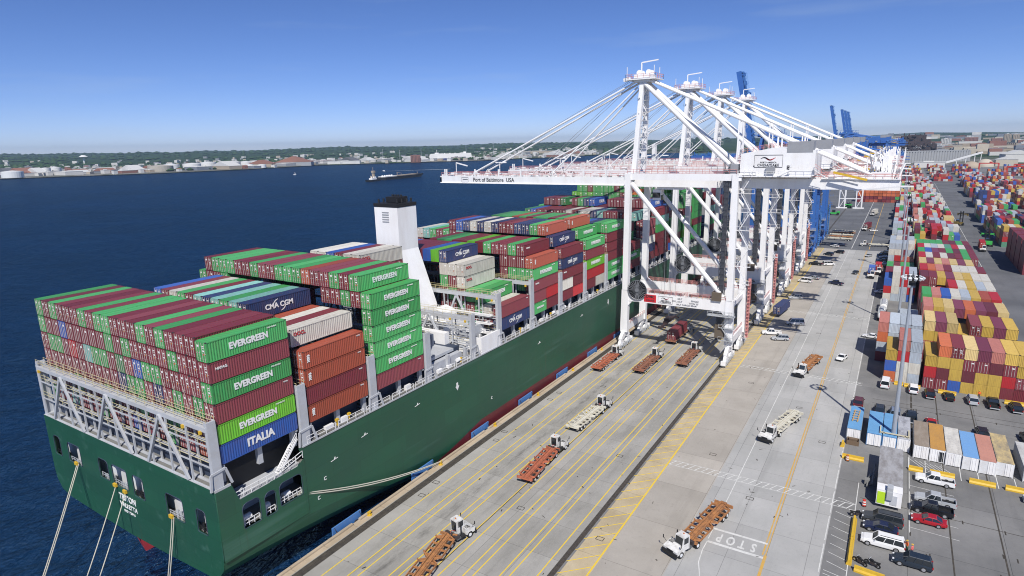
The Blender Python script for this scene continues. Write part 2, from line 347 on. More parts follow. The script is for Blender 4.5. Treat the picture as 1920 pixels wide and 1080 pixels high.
for k, (ch, x) in enumerate(zip('STOP', (53.1, 51.5, 49.9, 48.3))):
    o = text('stop_letter', ch, 2.9, whl, None, (x, 85.05, .016), (0, 0, R(180)), bold=.03, ext=.001, xs=.52); tag(o, kind='structure')
# drain covers, slab patches, cable strip
mb = MB()
for x, y in ((2.0,72),(1.5,76.5),(33,76),(2.1,95),(1.5,99),(2.0,118),(2.0,122.5),(41,110),(50,98),(52,140),(26,101),(18.6,77),(40,150),(58,125),(49.5,200),(56,230),(9.6,131)):
    for a, b_ in (((-.55,-.4),(.55,-.4)),((.55,-.4),(.55,.4)),((.55,.4),(-.55,.4)),((-.55,.4),(-.55,-.4))): mb.beam((x+a[0],y+a[1],.018),(x+b_[0],y+b_[1],.018),.10,.02)
mb.bb(15.68,15.78,30,165,.01,.05)
_r = random.Random(3)
for _ in range(260):
    x, y = _r.uniform(0,60), _r.uniform(50,300); a = _r.uniform(0,3.1); L_ = _r.uniform(.1,.7)
    mb.box((x,y,.014),(_r.uniform(.05,.22),L_,.012),rz=a)
tag(mb.build('pavement_fittings', trench_m), kind='structure')
# tar joints and bolts in the car park
mb = MB()
for x in (77.4, 83.6): mb.bb(x-.1, x+.1, 60, 160, .004, .014)
for yy in (107, 130.5, 150.5, 153.0): mb.bb(65.5, 110, yy-.06, yy+.06, .004, .012)
for i in range(9): mb.bb(72.6, 72.95, 127+i*4, 130.5+i*4, .004, .016)
for _ in range(60):
    x = rng.uniform(70,104); y = rng.choice((107,130.5,150.5,95,90,86,100))+rng.uniform(-.3,.3); mb.box((x,y,.02), (.16,1.0,.03))
tag(mb.build('asphalt_joints', trench_m), kind='structure')

# ------------------------------------------------------------------ container ship (ship frame: u to starboard, v to the bow)
SO = Vector((-4.10, 41.505, 0)); SA = -.007
ship = empty('container_ship', SO, SA, label='huge green hulled container ship moored along the quay, stern towards the viewer', cat='ship')
def hull_mat():
    m = bpy.data.materials.new('hull_paint'); m.use_nodes = True; t = m.node_tree; b = t.nodes['Principled BSDF']; b.inputs['Roughness'].default_value = .42
    tc = t.nodes.new('ShaderNodeTexCoord'); sp = t.nodes.new('ShaderNodeSeparateXYZ'); gp = t.nodes.new('ShaderNodeNewGeometry'); t.links.new(gp.outputs['Position'], sp.inputs[0])
    gt = t.nodes.new('ShaderNodeMath'); gt.operation = 'LESS_THAN'; t.links.new(sp.outputs[2], gt.inputs[0])
    gm = t.nodes.new('ShaderNodeMapRange'); gm.inputs[1].default_value = 66; gm.inputs[2].default_value = 98; gm.inputs[3].default_value = -4; gm.inputs[4].default_value = 2.1; t.links.new(sp.outputs[1], gm.inputs[0]); t.links.new(gm.outputs[0], gt.inputs[1])
    def nz(sc, det, lo, hi, amt):
        mp = t.nodes.new('ShaderNodeMapping'); mp.inputs['Scale'].default_value = sc; t.links.new(gp.outputs['Position'], mp.inputs[0])
        n = t.nodes.new('ShaderNodeTexNoise'); n.inputs['Scale'].default_value = 1; n.inputs['Detail'].default_value = det; t.links.new(mp.outputs[0], n.inputs['Vector'])
        r = t.nodes.new('ShaderNodeMapRange'); r.inputs[1].default_value = lo; r.inputs[2].default_value = hi; r.inputs[4].default_value = amt; t.links.new(n.outputs[0], r.inputs[0]); return r.outputs[0]
    def mix(f, a, c2):
        x = t.nodes.new('ShaderNodeMix'); x.data_type = 'RGBA'; t.links.new(f, x.inputs[0])
        for i, q in ((6, a), (7, c2)):
            if isinstance(q, tuple): x.inputs[i].default_value = (*q, 1)
            else: t.links.new(q, x.inputs[i])
        return x.outputs[2]
    gr = mix(nz((.05,.06,.12), 4, .35, .7, 1), (.017,.100,.053), (.020,.085,.053))
    gr = mix(nz((.6,.035,.6), 7, .60, .74, .55), gr, (.07,.17,.13))      # fender scrapes along the hull
    gr = mix(nz((.7,.7,.05), 6, .60, .8, .45), gr, (.02,.07,.045))       # runs down the plates
    rd = mix(nz((.3,.08,.5), 7, .4, .7, .8), (.17,.022,.030), (.10,.03,.035))
    cmb = t.nodes.new('ShaderNodeCombineXYZ'); ax_ = t.nodes.new('ShaderNodeMath'); ax_.operation = 'ADD'; t.links.new(sp.outputs[0], ax_.inputs[0]); t.links.new(sp.outputs[1], ax_.inputs[1])
    t.links.new(ax_.outputs[0], cmb.inputs[0]); t.links.new(sp.outputs[2], cmb.inputs[1])
    br = t.nodes.new('ShaderNodeTexBrick'); br.inputs['Scale'].default_value = 1; br.inputs['Brick Width'].default_value = 11; br.inputs['Row Height'].default_value = 2.9; br.inputs['Mortar Size'].default_value = .04; br.inputs['Mortar Smooth'].default_value = .5
    br.inputs['Color1'].default_value = (1,1,1,1); br.inputs['Color2'].default_value = (.88,.88,.88,1); br.inputs['Mortar'].default_value = (.72,.72,.72,1); t.links.new(cmb.outputs[0], br.inputs['Vector'])
    ml = t.nodes.new('ShaderNodeMix'); ml.data_type = 'RGBA'; ml.blend_type = 'MULTIPLY'; ml.inputs[0].default_value = 1; t.links.new(mix(gt.outputs[0], mix(nz((.5,.5,.03), 6, .66, .8, .5), gr, (.10,.06,.035)), rd), ml.inputs[6]); t.links.new(br.outputs[0], ml.inputs[7])
    bpn = t.nodes.new('ShaderNodeBump'); bpn.inputs['Strength'].default_value = .25; bpn.inputs['Distance'].default_value = .3; t.links.new(nz((.25,.25,.35), 3, 0, 1, 1), bpn.inputs['Height']); t.links.new(bpn.outputs[0], b.inputs['Normal'])
    t.links.new(ml.outputs[2], b.inputs['Base Color']); return m
HM = hull_mat()
HB = 23.6; UC = -23.3; DK = 16.0
def sec(v):
    """half section: list of (half breadth, z), deck edge down to the keel line"""
    bow = 0 if v < 255 else (v-255)/95.0
    fl = 1 - bow**2.1; fw = 1 - min(1, bow*1.08)**1.5          # deck flare is wider than the waterline
    ax = max(0, min(1, (v+1.7)/62.0))                            # run aft: bottom rises to the transom
    zk = 2.0 - 9.0*ax**1.35; rad = 4.5
    wl = 1 - .0*ax
    dz = DK + (max(0, bow-.25)*6)
    bw = HB*max(fl, .02); bb_ = HB*max(fw, .01)
    pts = [(bw, dz), (bw*.5+bb_*.5, 8.4), (bb_, max(zk+4.2, 5.6 if v < 0 else zk+4.2)), (bb_-.35*min(1, bb_), zk+2.4), (bb_-1.6*min(1, bb_/3), zk+.9), (bb_-4.0*min(1, bb_/5), zk+.25), (bb_*.45, zk-.1), (0, zk-.35-(1.3*(1-ax) if v > 0 else 0))]
    return pts
vs_ = [-1.7, 1.2, 4, 8, 12, 16, 22, 28, 34, 42, 50, 60, 80, 120, 180, 255, 275, 295, 310, 322, 333, 341, 347, 350]
rings = []
for v in vs_:
    h = sec(v); rings.append([(UC+a, v, z) for a, z in h] + [(UC-a, v, z) for a, z in reversed(h[:-1])])
mb = MB(); n = len(rings[0])
for k in range(len(rings)-1):
    base = len(mb.v); A, B = rings[k], rings[k+1]; mb.v += A + B
    for i in range(n-1):
        if vs_[k] < 12 and i == 0: continue                        # starboard quarter is the pierced plate below
        mb.f.append((base+i, base+i+1, base+n+i+1, base+n+i)); mb.m.append(0)
mb.build('hull', HM, ship, smooth=False)
def holed_plate(name, outer, holes, m, parent, thick=.12):
    """flat plate in local XY with rounded openings, from a filled 2D curve"""
    cu = bpy.data.curves.new(name, 'CURVE'); cu.dimensions = '2D'; cu.fill_mode = 'BOTH'; cu.extrude = thick/2
    def sp(pts):
        s = cu.splines.new('POLY'); s.points.add(len(pts)-1)
        for i, p in enumerate(pts): s.points[i].co = (p[0], p[1], 0, 1)
        s.use_cyclic_u = True
    sp(outer)
    for h in holes: sp(h)
    o = bpy.data.objects.new('tmp', cu); col.objects.link(o)
    me = bpy.data.meshes.new_from_object(o.evaluated_get(bpy.context.evaluated_depsgraph_get())); bpy.data.objects.remove(o)
    me.materials.clear(); me.materials.append(m); o = bpy.data.objects.new(name, me); col.objects.link(o); o.parent = parent; return o
def rrect(x0, x1, z0, z1, r=.55, k=4, rb=None):
    out = []
    for cx, cz, a0, rr in ((x1-r, z1-r, 0, r), (x0+r, z1-r, 90, r), (x0+(rb or r), z0+(rb or r), 180, rb or r), (x1-(rb or r), z0+(rb or r), 270, rb or r)):
        for i in range(k+1):
            a = R(a0+90*i/k); out.append((cx+rr*math.cos(a), cz+rr*math.sin(a)))
    return out
# transom with its seven mooring openings
h = sec(-1.7); outl = [(UC+a, z) for a, z in h] + [(UC-a, z) for a, z in reversed(h[:-1])]
TO = [(-44.6,-42.9,9.7,12.6), (-39.9,-36.2,9.6,12.5), (-30.0,-27.6,9.6,12.4), (-26.0,-22.2,9.5,12.35), (-20.2,-17.8,9.3,12.25), (-11.6,-7.9,9.0,12.0), (-4.4,-2.7,8.9,11.9)]; TO = [(a-.22, b+.22, c-.15, d+.35) for a, b, c, d in TO]
pl = holed_plate('transom', outl, [rrect(*q, r=.6, rb=.25) for q in TO], HM, ship); pl.rotation_euler = ROTY; pl.location = (0, -1.72, 0)
# pierced starboard quarter with the cut-down platform recess; local x = v
qo = [(-1.7, 8.9), (12.05, 8.9), (12.05, 14.0), (12.0, 16.0)]
qo = [(-1.7, 5.6), (12, 9.0-.01)]
quart = [(-1.7, 5.7), (12.0, 6.2), (12.0, 15.9), (11.4, 15.9), (12.0, 14.2), (10.6, 13.35), (1.5, 13.2), (.55, 15.5), (-1.7, 15.7)]
SH = [(1.6,4.25,8.7,12.3), (5.0,6.75,8.6,12.1), (7.4,11.25,8.9,12.3)]
pl = holed_plate('quarter_plate', [(-1.7,5.6),(12.0,5.4),(12.0,14.1),(10.8,13.4),(1.45,13.2),(.55,15.9),(-1.7,15.95)], [rrect(a,b,c,d,r=.75,rb=.3) for a,b,c,d in SH], HM, ship, .14)
pl.rotation_euler = ROTX; pl.location = (UC+HB+.02, 0, 0)
# inside: mooring deck seen through the openings
mb = MB(); g_ = 0
mb.bb(-46, -.6, -1.3, 13, 8.4, 8.55, 0); mb.bb(-46, -.5, -1.3, 13, 12.95, 13.1, 0)
mb.bb(-46.2, -.5, -.3, -.1, 8.4, 13, 1)
mb.bb(-4.2, -4, 2.6, 13, 8.4, 13, 1)
mb.build('mooring_deck', [deckgrey, mat('mooring_bulkhead', (.66,.67,.69), .6)], ship)
for q in TO:
    u = (q[0]+q[1])/2; mb = MB()
    mb.tube((u-.6,-.8,9.3), (u+.6,-.8,9.3), .38, n=10); mb.tube((u-.5,-1.3,8.5),(u-.5,-1.3,9.9),.16); mb.tube((u+.4,-1.3,8.5),(u+.4,-1.3,9.9),.16)
    mb.rail([(q[0]+.1,-1.55,q[2]), (q[1]-.1,-1.55,q[2])], .75, .8, .04); mb.build('winch', black if rng.random() < .5 else steel, ship)
for a,b,c,d in SH:
    mb = MB(); mb.rail([(.1,a+.1,c+.05),(.1,b-.1,c+.05)], .95, .7, .045); mb.tube((-1,(a+b)/2-.5,9.4),(-1,(a+b)/2+.6,9.4),.45,n=9); mb.tube((-.5,a+.5,8.6),(-.5,a+.5,9.9),.2); mb.build('fairlead_rail', whitep, ship)
# frames round openings
for q in TO:
    mb = MB(); pts = rrect(*q, r=.6, rb=.25); mb.path([(x, -1.8, z) for x, z in pts+[pts[0]]], .05, 4); mb.build('opening_frame', coam, ship)
for a,b,c,d in SH:
    mb = MB(); pts = rrect(a,b,c,d,r=.75,rb=.3); mb.path([(UC+HB+.1, x, z) for x, z in pts+[pts[0]]], .05, 4); mb.build('opening_frame', coam, ship)
pass
# starboard upper strake between the recess and the parallel body
mb = MB(); mb.add([(.3,11.3,15.95),(.3,12.05,14.0),(.3,12.05,16),(.3,11.3,16)], [(0,1,2,3)]); mb.build('bulwark_plate', HM, ship)
mb = MB(); mb.bb(-2.6, .35, 1.4, 11.9, 13.1, 13.3); mb.build('recess_platform', greyp, ship)
mb = MB(); mb.rail([(.28,1.0,13.3),(.28,4.5,13.3),(.28,8.2,13.35),(.28,11.9,14.3)], 1.1, 1.1, .045)
mb.beam((-.3,8.2,13.3),(-.3,11.7,17.2),.12,.3); mb.beam((-1.1,8.2,13.3),(-1.1,11.7,17.2),.12,.3)
for i in range(14): mb.box((-.7,8.2+i*.25,13.4+i*.28),(.8,.22,.04))
mb.rail([(-.3,8.2,13.3),(-.3,11.7,17.2)],1.0,1.2,.04)
mb.build('accommodation_ladder', whitep, ship)
mb = MB(); mb.bb(-46.2, -2.7, 1, 13, 15.2, 15.35); mb.bb(-2.8, -2.6, 1.0, 12.6, 13.2, 18.4); mb.build('recess_wall', black, ship)  # walls coloured black to stand in for the deep shade inside the recess
# weather deck
mb = MB(); mb.add([(UC+a, v, DK) for v in (-1.6, .5) for a in (-HB+.05, HB-.05)], [(0,1,3,2)])
mb.add([(UC-HB+.05,.5,DK),(-2.7,.5,DK),(-2.7,12,DK),(UC-HB+.05,12,DK)], [(0,1,2,3)])
for a, b in zip(vs_[4:-1], vs_[5:]):
    ha, hb = sec(a)[0], sec(b)[0]; mb.add([(UC-ha[0]+.05,a,ha[1]-.02),(UC+ha[0]-.05,a,ha[1]-.02),(UC+hb[0]-.05,b,hb[1]-.02),(UC-hb[0]+.05,b,hb[1]-.02)], [(0,1,2,3)])
mb.build('deck', deckgrey, ship)
mb = MB(); mb.bb(UC-HB, UC+HB, -1.76, -1.5, 15.75, 16.05); mb.bb(.28, .42, -1.7, .5, 15.75, 16.08); mb.bb(.28,.42,12,255,15.85,16.08); mb.build('gunwale_edge', greyp, ship)
# rudder head / skeg
mb = MB(); mb.prism([(-1.2,1.8),(6,1.2),(6,-7),(1.2,-7)], UC-1.0-.25, UC-1.0+.25, 'x'); mb.build('rudder', mat('antifouling_red', (.42,.045,.06), .5), ship)
# name and marks
text('lettering', 'TRITON', 1.35, letw, ship, (-23.0,-1.80,7.7), ROTY, bold=.03, xs=.95)
text('lettering', 'VALLETTA', 1.05, letw, ship, (-23.0,-1.80,6.4), ROTY, bold=.02)
text('lettering', 'IMO 9728916', .55, letw, ship, (-23.0,-1.80,5.45), ROTY, bold=.02)
def plug(parent, pts, z, m, name='hull_marking'):
    for (v, z_) in pts:
        mb = MB(); mb.prism([(v-.25,z_+.7),(v+.25,z_+.7),(v+.25,z_),(v+.6,z_),(v,z_-.9),(v-.6,z_),(v-.25,z_)], .32, .36, 'x'); mb.build(name, m, parent)
plug(ship, [(48.8,12.2),(121.5,12.4)], 0, letw)
mb = MB()
for v, z_ in ((24,12.6),(37,12.8),(17.5,11.4),(81,11.6),(104,12.6)):
    mb.beam((.35,v-.7,z_-.1),(.35,v+.7,z_+.05),.05,.08); mb.beam((.35,v,z_),(.35,v+.2,z_+.35),.05,.16)
for v, z_, s in ((15.5,9.0,1),(14,6.5,1),(60.5,5.2,1)):
    mb.beam((.35,v-.2,z_),(.35,v+.2,z_),.05,.08); mb.beam((.35,v-.2,z_),(.35,v-.2,z_+.45),.05,.08); mb.beam((.35,v-.2,z_+.45),(.35,v+.18,z_+.45),.05,.08)
mb.build('hull_marking', letw, ship)

# hatch coaming and side stanchions under the stacks
BAYS = [0.0, 14.0, 28.0, 42.0, 65.6, 79.5, 93.6, 107.6, 121.6, 135.6, 149.6, 163.6, 177.6, 191.6, 205.6, 232, 246, 260, 274]
CL, CWD, CHT, CP = 11.85, 2.27, 2.66, 2.326; TH = 2.74; ZB = 18.75
for b0 in BAYS:
    mb = MB(); wz = 0 if b0 < 250 else (b0-250)*.35
    mb.bb(UC-HB+1.6+wz, UC+HB-2.9-wz, b0+.2, b0+CL-.2, DK, ZB-.12)
    mb.build('hatch_coaming', coam, ship)
    mb = MB()
    for s in (1, -1):
        for k in (.3, CL/2, CL-.3):
            u = UC+s*(HB-1.3-wz); mb.bb(u-.3, u+.3, b0+k-.35, b0+k+.35, DK, ZB-.1)
        mb.bb(UC+s*(HB-2.7-wz), UC+s*(HB-.4-wz), b0+.05, b0+.35, ZB-.35, ZB-.1); mb.bb(UC+s*(HB-2.7-wz), UC+s*(HB-.4-wz), b0+CL-.35, b0+CL-.05, ZB-.35, ZB-.1)
    build_each(mb, 'stanchion', greyp, ship)
# deck edge rail, vents and lockers along the starboard side
mb = MB()
for v in range(13, 230, 6): mb.rail([(.25,v,DK+.05),(.25,v+5.4,DK+.05)], 1.05, 1.6, .04)
mb.build('deck_rail', whitep, ship)
mb = MB()
for v in range(15, 226, 3):
    k = rng.random()
    if k < .3: mb.tube((-.9,v,DK),(-.9,v,DK+rng.uniform(.7,1.3)),.22,n=7)
    elif k < .6: mb.box((-.8,v,DK+.4),(.5,rng.uniform(.5,1.6),rng.uniform(.5,.9)))
    elif k < .7: mb.tube((-.8,v-.5,DK+.75),(-.8,v+.5,DK+.75),.4,n=8)
build_each(mb, 'deck_fitting', whitep, ship)
mb = MB()
for v in (19.5, 22, 51.5, 74, 88.5, 116): mb.box((-.6,v,DK+.9),(.4,.5,.4)); mb.tube((-.6,v,DK),(-.6,v,DK+1.0),.12)
build_each(mb, 'deck_lamp', yellowp, ship)

def lashing_bridge(v0, v1, ztop, z0=DK, full=True, half=HB):
    """steel gallery between two bays: end towers, posts, walkways, diagonal braces"""
    o = empty('lashing_bridge'); o.parent = ship
    mb = MB(); vm = (v0+v1)/2; d = v1-v0; u0, u1 = UC-half+.2, UC+half-.2
    for z in ([z0+.05, z0+3.0, z0+5.9, ztop-.55] if full else [ztop-.55]):
        mb.bb(u0+.4, u1-.4, (v0 if z > ztop-1 else v1-.45), v1, z, z+.08); mb.beam((u0,v0,z-.02),(u1,v0,z-.02),.1,.2); mb.beam((u0,v1,z-.02),(u1,v1,z-.02),.1,.2)
    mb.beam((u0,v0-.02,ztop-.75),(u1,v0-.02,ztop-.75),.2,.6)
    n = 20
    for i in range(n+1):
        u = u0+(u1-u0)*i/n
        if i % 2 == 0:
            for vv in (v0, v1): mb.beam((u,vv,z0),(u,vv,ztop-.3),.22,.22)
    mb.build('gallery_frame', greyp, o)
    mb = MB()
    for c_ in (-38.4, -24.4, -10.4):
        for du in (-4.6, 5.2): mb.beam((c_,v0-.22,ztop-.9),(c_+du,v0-.22,z0+.1),.3,.42)
    mb.build('diagonal_brace', greyp, o)
    for s, u in ((-1,u0),(1,u1)):
        mb = MB(); mb.bb(u-.15, u+.15, v0-.05, v1+.05, z0, ztop+.25); mb.bb(u-.45 if s > 0 else u-.02, u+.02 if s > 0 else u+.45, v0-.06, v0+.14, z0, ztop+.3); mb.bb(u-.45 if s > 0 else u-.02, u+.02 if s > 0 else u+.45, v1-.14, v1+.06, z0, ztop+.3)
        mb.bb(u-.9 if s>0 else u-.1, u+.1 if s>0 else u+.9, v0-.1, v1+.1, z0, z0+.25)
        if s > 0: mb.prism([(v0-.7,z0),(v1+1.0,z0),(v1+1.0,z0+2.1),(v0-.2,z0+1.9)], u+.16, u+.28, 'x') if False else None
        mb.build('end_tower', greyp, o)
    for s in (1,):
        mb = MB(); u = u1+.15
        for a, b in (((v0-.6,z0),(v0-.4,z0+2.2)),((v0-.4,z0+2.2),(v1+.5,z0+2.4)),((v1+.5,z0+2.4),(v1+1.2,z0))): mb.beam((u,*a),(u,*b),.22,.3)
        mb.build('bridge_foot', greyp, o)
    mb = MB()
    for z in ([z0+3.15, z0+6.0, ztop-.4] if full else [ztop-.4]):
        mb.rail([(u0,v0,z),(u1,v0,z)], 1.05, 2.33, .028); 
        if z > ztop-1: mb.rail([(u0,v1,z),(u1,v1,z)], 1.05, 2.33, .028)
    mb.build('gallery_rail', mat('pale_yellow_rail', (.62,.55,.30), .5), o)
    mb = MB()
    for u in (u1-1.2, u0+1.0, u1-5): mb.box((u,v0-.2,ztop-1.2),(.35,.3,.45))
    build_each(mb, 'lamp', yellowp, o)
    return o
lashing_bridge(-1.45, -.35, 24.9)
for b0 in BAYS[1:]:
    if b0 in (65.6,): lashing_bridge(63.9, 65.2, 27.0)
    elif b0 > 150: continue
    else: lashing_bridge(b0-1.75, b0-.45, 24.9 if b0 < 60 else 27.3 if b0 == 79.5 else 26.2)
lashing_bridge(54.3, 55.5, 24.9)
# lashing rods at the stern: crossed bars over the lower tiers
mb = MB()
for i in range(20):
    u = -i*CP-.15
    mb.beam((u,-.35,23.6),(u-1.9,-.08,29.2),.05,.05); mb.beam((u-2.0,-.35,23.6),(u-.2,-.08,26.6),.05,.05)
mb.build('lashing_rods', mat('lashing_rod_steel', (.50,.40,.36), .6), ship)

# funnel casing
fu = empty('funnel'); fu.parent = ship
mb = MB(); mb.prism([(-26.6,45.2),(-20.0,45.2),(-20.0,36.0),(-15.5,23.6),(-15.5,16),(-31.1,16),(-31.1,23.6),(-26.6,36.0)], 57.2, 63.2, 'y'); mb.build('funnel_casing', whitep, fu)
mb = MB(); mb.bb(-26.7,-19.9,57.1,63.3,45.3,46.0); mb.bb(-24.6,-21.2,58.8,62.0,46.1,47.3)
for u in (-25.9,-20.7):
    for v in (58,59.5,61,62.5): mb.tube((u,v,46.1),(u,v,46.9),.22,n=7)
for i in range(4): mb.tube((-24.0+i*.8,60.4,47.3),(-24.0+i*.8,60.4,47.7),.26,n=8)
mb.build('funnel_top', black, fu)
mb = MB()
for i in range(5): mb.bb(-24.4,-22.5,57.13,57.2,42.0+i*.5,42.22+i*.5)
mb.build('louvre', midgrey, fu)
# engine casing, hatch covers and gear round the funnel
mb = MB(); mb.bb(-12.2,-5.2,52.5,54.0,16.2,21.0); mb.bb(-30,-16,55.8,57.1,16,24.5); mb.bb(-15.4,-9.0,57.0,62.6,16,21.5); mb.bb(-8.5,-3.0,56.6,59.4,16,18.4); mb.prism([(-12.5,21.5),(-9.0,21.5),(-9.4,23.3),(-12,24.1)],58,62,'y'); mb.bb(-.1,.32,57.4,64.3,16,19.5); mb.bb(-4,-.1,57.4,57.7,16,19.4)
mb.bb(-11.5,-6.5,66.5,66.9,16,22)
mb.build('deckhouse', whitep, ship)
mb = MB(); mb.bb(-12.6,-2.4,42.6,51.6,ZB-.6,ZB-.05); mb.bb(-24,-13,42.6,53.6,ZB-.6,ZB-.05); mb.bb(-2.3,-1.2,43,52.6,DK,ZB-.8)
mb.build('hatch_cover', greyp, ship)
mb = MB(); mb.bb(-13.6,-6.8,44.2,51.0,ZB,ZB+2.4); mb.build('storage_house', mat('blue_grey_paint', (.10,.12,.17), .5), ship)
mb = MB()
for i in range(36):
    u = rng.uniform(-17,-1.2); v = rng.choice((rng.uniform(55.6,57),rng.uniform(59.5,63.8),rng.uniform(59.5,63.8))); z = rng.uniform(17,22.5)
    if rng.random() < .5: mb.tube((u,v,16),(u,v,z),rng.uniform(.1,.45),n=7)
    else: mb.beam((u,v,z),(u+rng.uniform(-3,3),v+rng.uniform(-.6,.6),z+rng.uniform(-1,1)),.22,.22)
for i in range(10): mb.box((rng.uniform(-14,-2),rng.uniform(59.5,63.5),19+rng.uniform(0,2)),(rng.uniform(.6,1.8),rng.uniform(.6,1.4),rng.uniform(.5,1.3)))
for z in (18.8,20.8,22.6): mb.bb(-16,-.8,62.2,63.8,z,z+.1); mb.rail([(-16,62.2,z),(-.8,62.2,z)],1.0,1.6,.04); mb.rail([(-15,56.0,z),(-.8,56.0,z)],1.0,1.6,.04)
mb.build('deck_machinery', whitep, ship)
mb = MB(); mb.tube((-4.4,60.8,21.4),(-4.4,60.8,22.1),.9,.5,n=10); mb.build('green_vent', mat('green_deck_paint', (.05,.28,.16), .5), ship)
mb = MB(); mb.bb(-9.0,-3.2,60.0,63.6,16,20.8); mb.build('machinery_casing', greyp, ship)
# bridge house far forward
bh = empty('bridge_house'); bh.parent = ship
mb = MB(); mb.bb(-38,-9,220.5,229,16,43.5); mb.bb(-46.5,-.1,221.5,228,43.5,46.5); mb.bb(-24,-22.5,223,225,46.5,56); mb.bb(-29,-17,223.8,224.4,51,51.4); mb.build('bridge_block', whitep, bh)
mb = MB(); mb.bb(-44,-2.5,221.3,221.5,44.6,45.6)
for z in range(19, 43, 3): 
    for u in range(-36,-10,3): mb.bb(u,u+1.2,220.4,220.5,z,z+.9)
mb.build('windows', glass, bh)

# ------------------------------------------------------------------ shipping containers
def container_meshes(L, W, H, tag_):
    """body: corrugated walls, framed posts and rails, castings; origin bottom centre, length along y, doors at -y"""
    mb = MB(); n = max(8, int(L/.37)); x = W/2; dpt = .055; z0, z1 = .16, H-.12
    for s in (-1, 1):
        prof = []; y = -L/2+.16; st = (L-.32)/n
        for i in range(n):
            for fr, dd in ((0,0),(.30,0),(.5,dpt),(.80,dpt)): prof.append((y+(i+fr)*st, dd))
        prof.append((L/2-.16, 0)); base = len(mb.v)
        for yy, dd in prof: mb.v += [(s*(x-.02-dd), yy, z0), (s*(x-.02-dd), yy, z1)]
        for i in range(len(prof)-1):
            a = base+2*i; mb.f.append((a, a+2, a+3, a+1)); mb.m.append(0)
    # roof: shallow cross corrugation
    nr = max(8, int(L/.6)); base = len(mb.v); pr = []
    for i in range(nr):
        st = (L-.3)/nr; y = -L/2+.15+i*st; pr += [(y, 0), (y+st*.45, 0), (y+st*.55, .022), (y+st*.9, .022)]
    pr.append((L/2-.15, 0))
    for yy, dd in pr: mb.v += [(-x+.05, yy, H-.045+dd), (x-.05, yy, H-.045+dd)]
    for i in range(len(pr)-1): a = base+2*i; mb.f.append((a, a+1, a+3, a+2)); mb.m.append(0)
    # far end wall
    prof = []; ne = 7; st = (W-.3)/ne
    for i in range(ne):
        for fr, dd in ((0,0),(.3,0),(.5,dpt),(.8,dpt)): prof.append((-x+.15+(i+fr)*st, dd))
    prof.append((x-.15, 0))
    for yend, s in ((L/2-.03, 1), (-L/2+.10, -1)):
        base = len(mb.v)
        for xx, dd in prof: mb.v += [(xx, yend-s*dd, z0), (xx, yend-s*dd, z1)]
        for i in range(len(prof)-1): a = base+2*i; mb.f.append((a, a+2, a+3, a+1)); mb.m.append(0)
    for sx in (-1, 1):
        for sy in (-1, 1):
            mb.bb(sx*(x-.14), sx*x, sy*(L/2-.16), sy*L/2, .1, H-.1, 0)
            for zc in (.06, H-.06): mb.box((sx*(x-.08), sy*(L/2-.085), zc), (.178, .19, .125), 1)
        mb.bb(sx*(x-.07), sx*x, -L/2+.15, L/2-.15, .02, z0, 0); mb.bb(sx*(x-.07), sx*x, -L/2+.15, L/2-.15, z1, H-.02, 0)
    for sy in (-1, 1):
        mb.bb(-x+.12, x-.12, sy*(L/2-.1), sy*L/2, .02, z0, 0); mb.bb(-x+.12, x-.12, sy*(L/2-.1), sy*L/2, z1, H-.02, 0)
    mb.add([(-x+.05,-L/2+.1,.05),(x-.05,-L/2+.1,.05),(x-.05,L/2-.1,.05),(-x+.05,L/2-.1,.05)], [(3,2,1,0)], 1)
    return mb.mesh('container_body', [cm('G'), castm])
def door_mesh(L, W, H):
    mb = MB(); x = W/2; y = -L/2
    for s in (-1, 1):
        mb.bb(s*.02, s*(x-.15), y+.02, y+.06, .17, H-.13, 0)
        for k in range(5): mb.bb(s*.1, s*(x-.22), y+.0, y+.021, .3+k*(H-.6)/4.6, .3+k*(H-.6)/4.6+.16, 0)
        for u in (.28, .78):
            mb.tube((s*u, y-.03, .1), (s*u, y-.03, H-.1), .032, n=5, mi=1)
            for k in (.16, .45, .8): mb.bb(s*u-.07, s*u+.07, y-.05, y+.02, k*H, k*H+.06, 1)
            mb.bb(s*u, s*(u+.22), y-.06, y-.02, 1.15, 1.2, 1)
    mb.bb(.16, .62, y-.012, y-.004, H-.62, H-.50, 2); mb.bb(.22, .74, y-.012, y-.004, H-.80, H-.74, 2); mb.bb(.34, .80, y-.012, y-.004, H-1.25, H-1.05, 2)
    mb.bb(-.74, -.40, y-.012, y-.004, H-.72, H-.46, 2); mb.bb(.35, .6, y-.012, y-.004, H-1.7, H-1.48, 3)
    return mb.mesh('door_panel', [cm('G'), mat('lock_bar_zinc', (.52,.45,.42), .5), letw, orangep])
CM = {}
def cmesh(L, W, H):
    k = (round(L,2), round(W,2), round(H,2))
    if k not in CM: CM[k] = (container_meshes(L, W, H, ''), door_mesh(L, W, H))
    return CM[k]
TX = {}
def tmesh(s, size, m, **k):
    key = (s, size, m.name)
    if key not in TX: TX[key] = text_mesh(s, size, **k); TX[key].materials.clear(); TX[key].materials.append(m)
    return TX[key]
def swoosh_mesh():
    if 'sw' not in TX:
        mb = MB()
        for a0, a1, cx, cy in ((100, 160, 0, -.25), (-80, -20, 0, .25)):
            p = [(cx+1.25*math.cos(R(a)), cy+1.25*math.sin(R(a))) for a in range(a0, a1+1, 12)]
            for i in range(len(p)-1):
                wv = .045+.05*math.sin(math.pi*(i+.5)/(len(p)-1)); a, b = Vector(p[i]), Vector(p[i+1]); d = (b-a).normalized(); nn = Vector((-d.y, d.x))*wv
                mb.add([(*(a-nn),0),(*(b-nn),0),(*(b+nn),0),(*(a+nn),0)], [(0,1,2,3)])
        TX['sw'] = mb.mesh('swoosh', letw)
    return TX['sw']
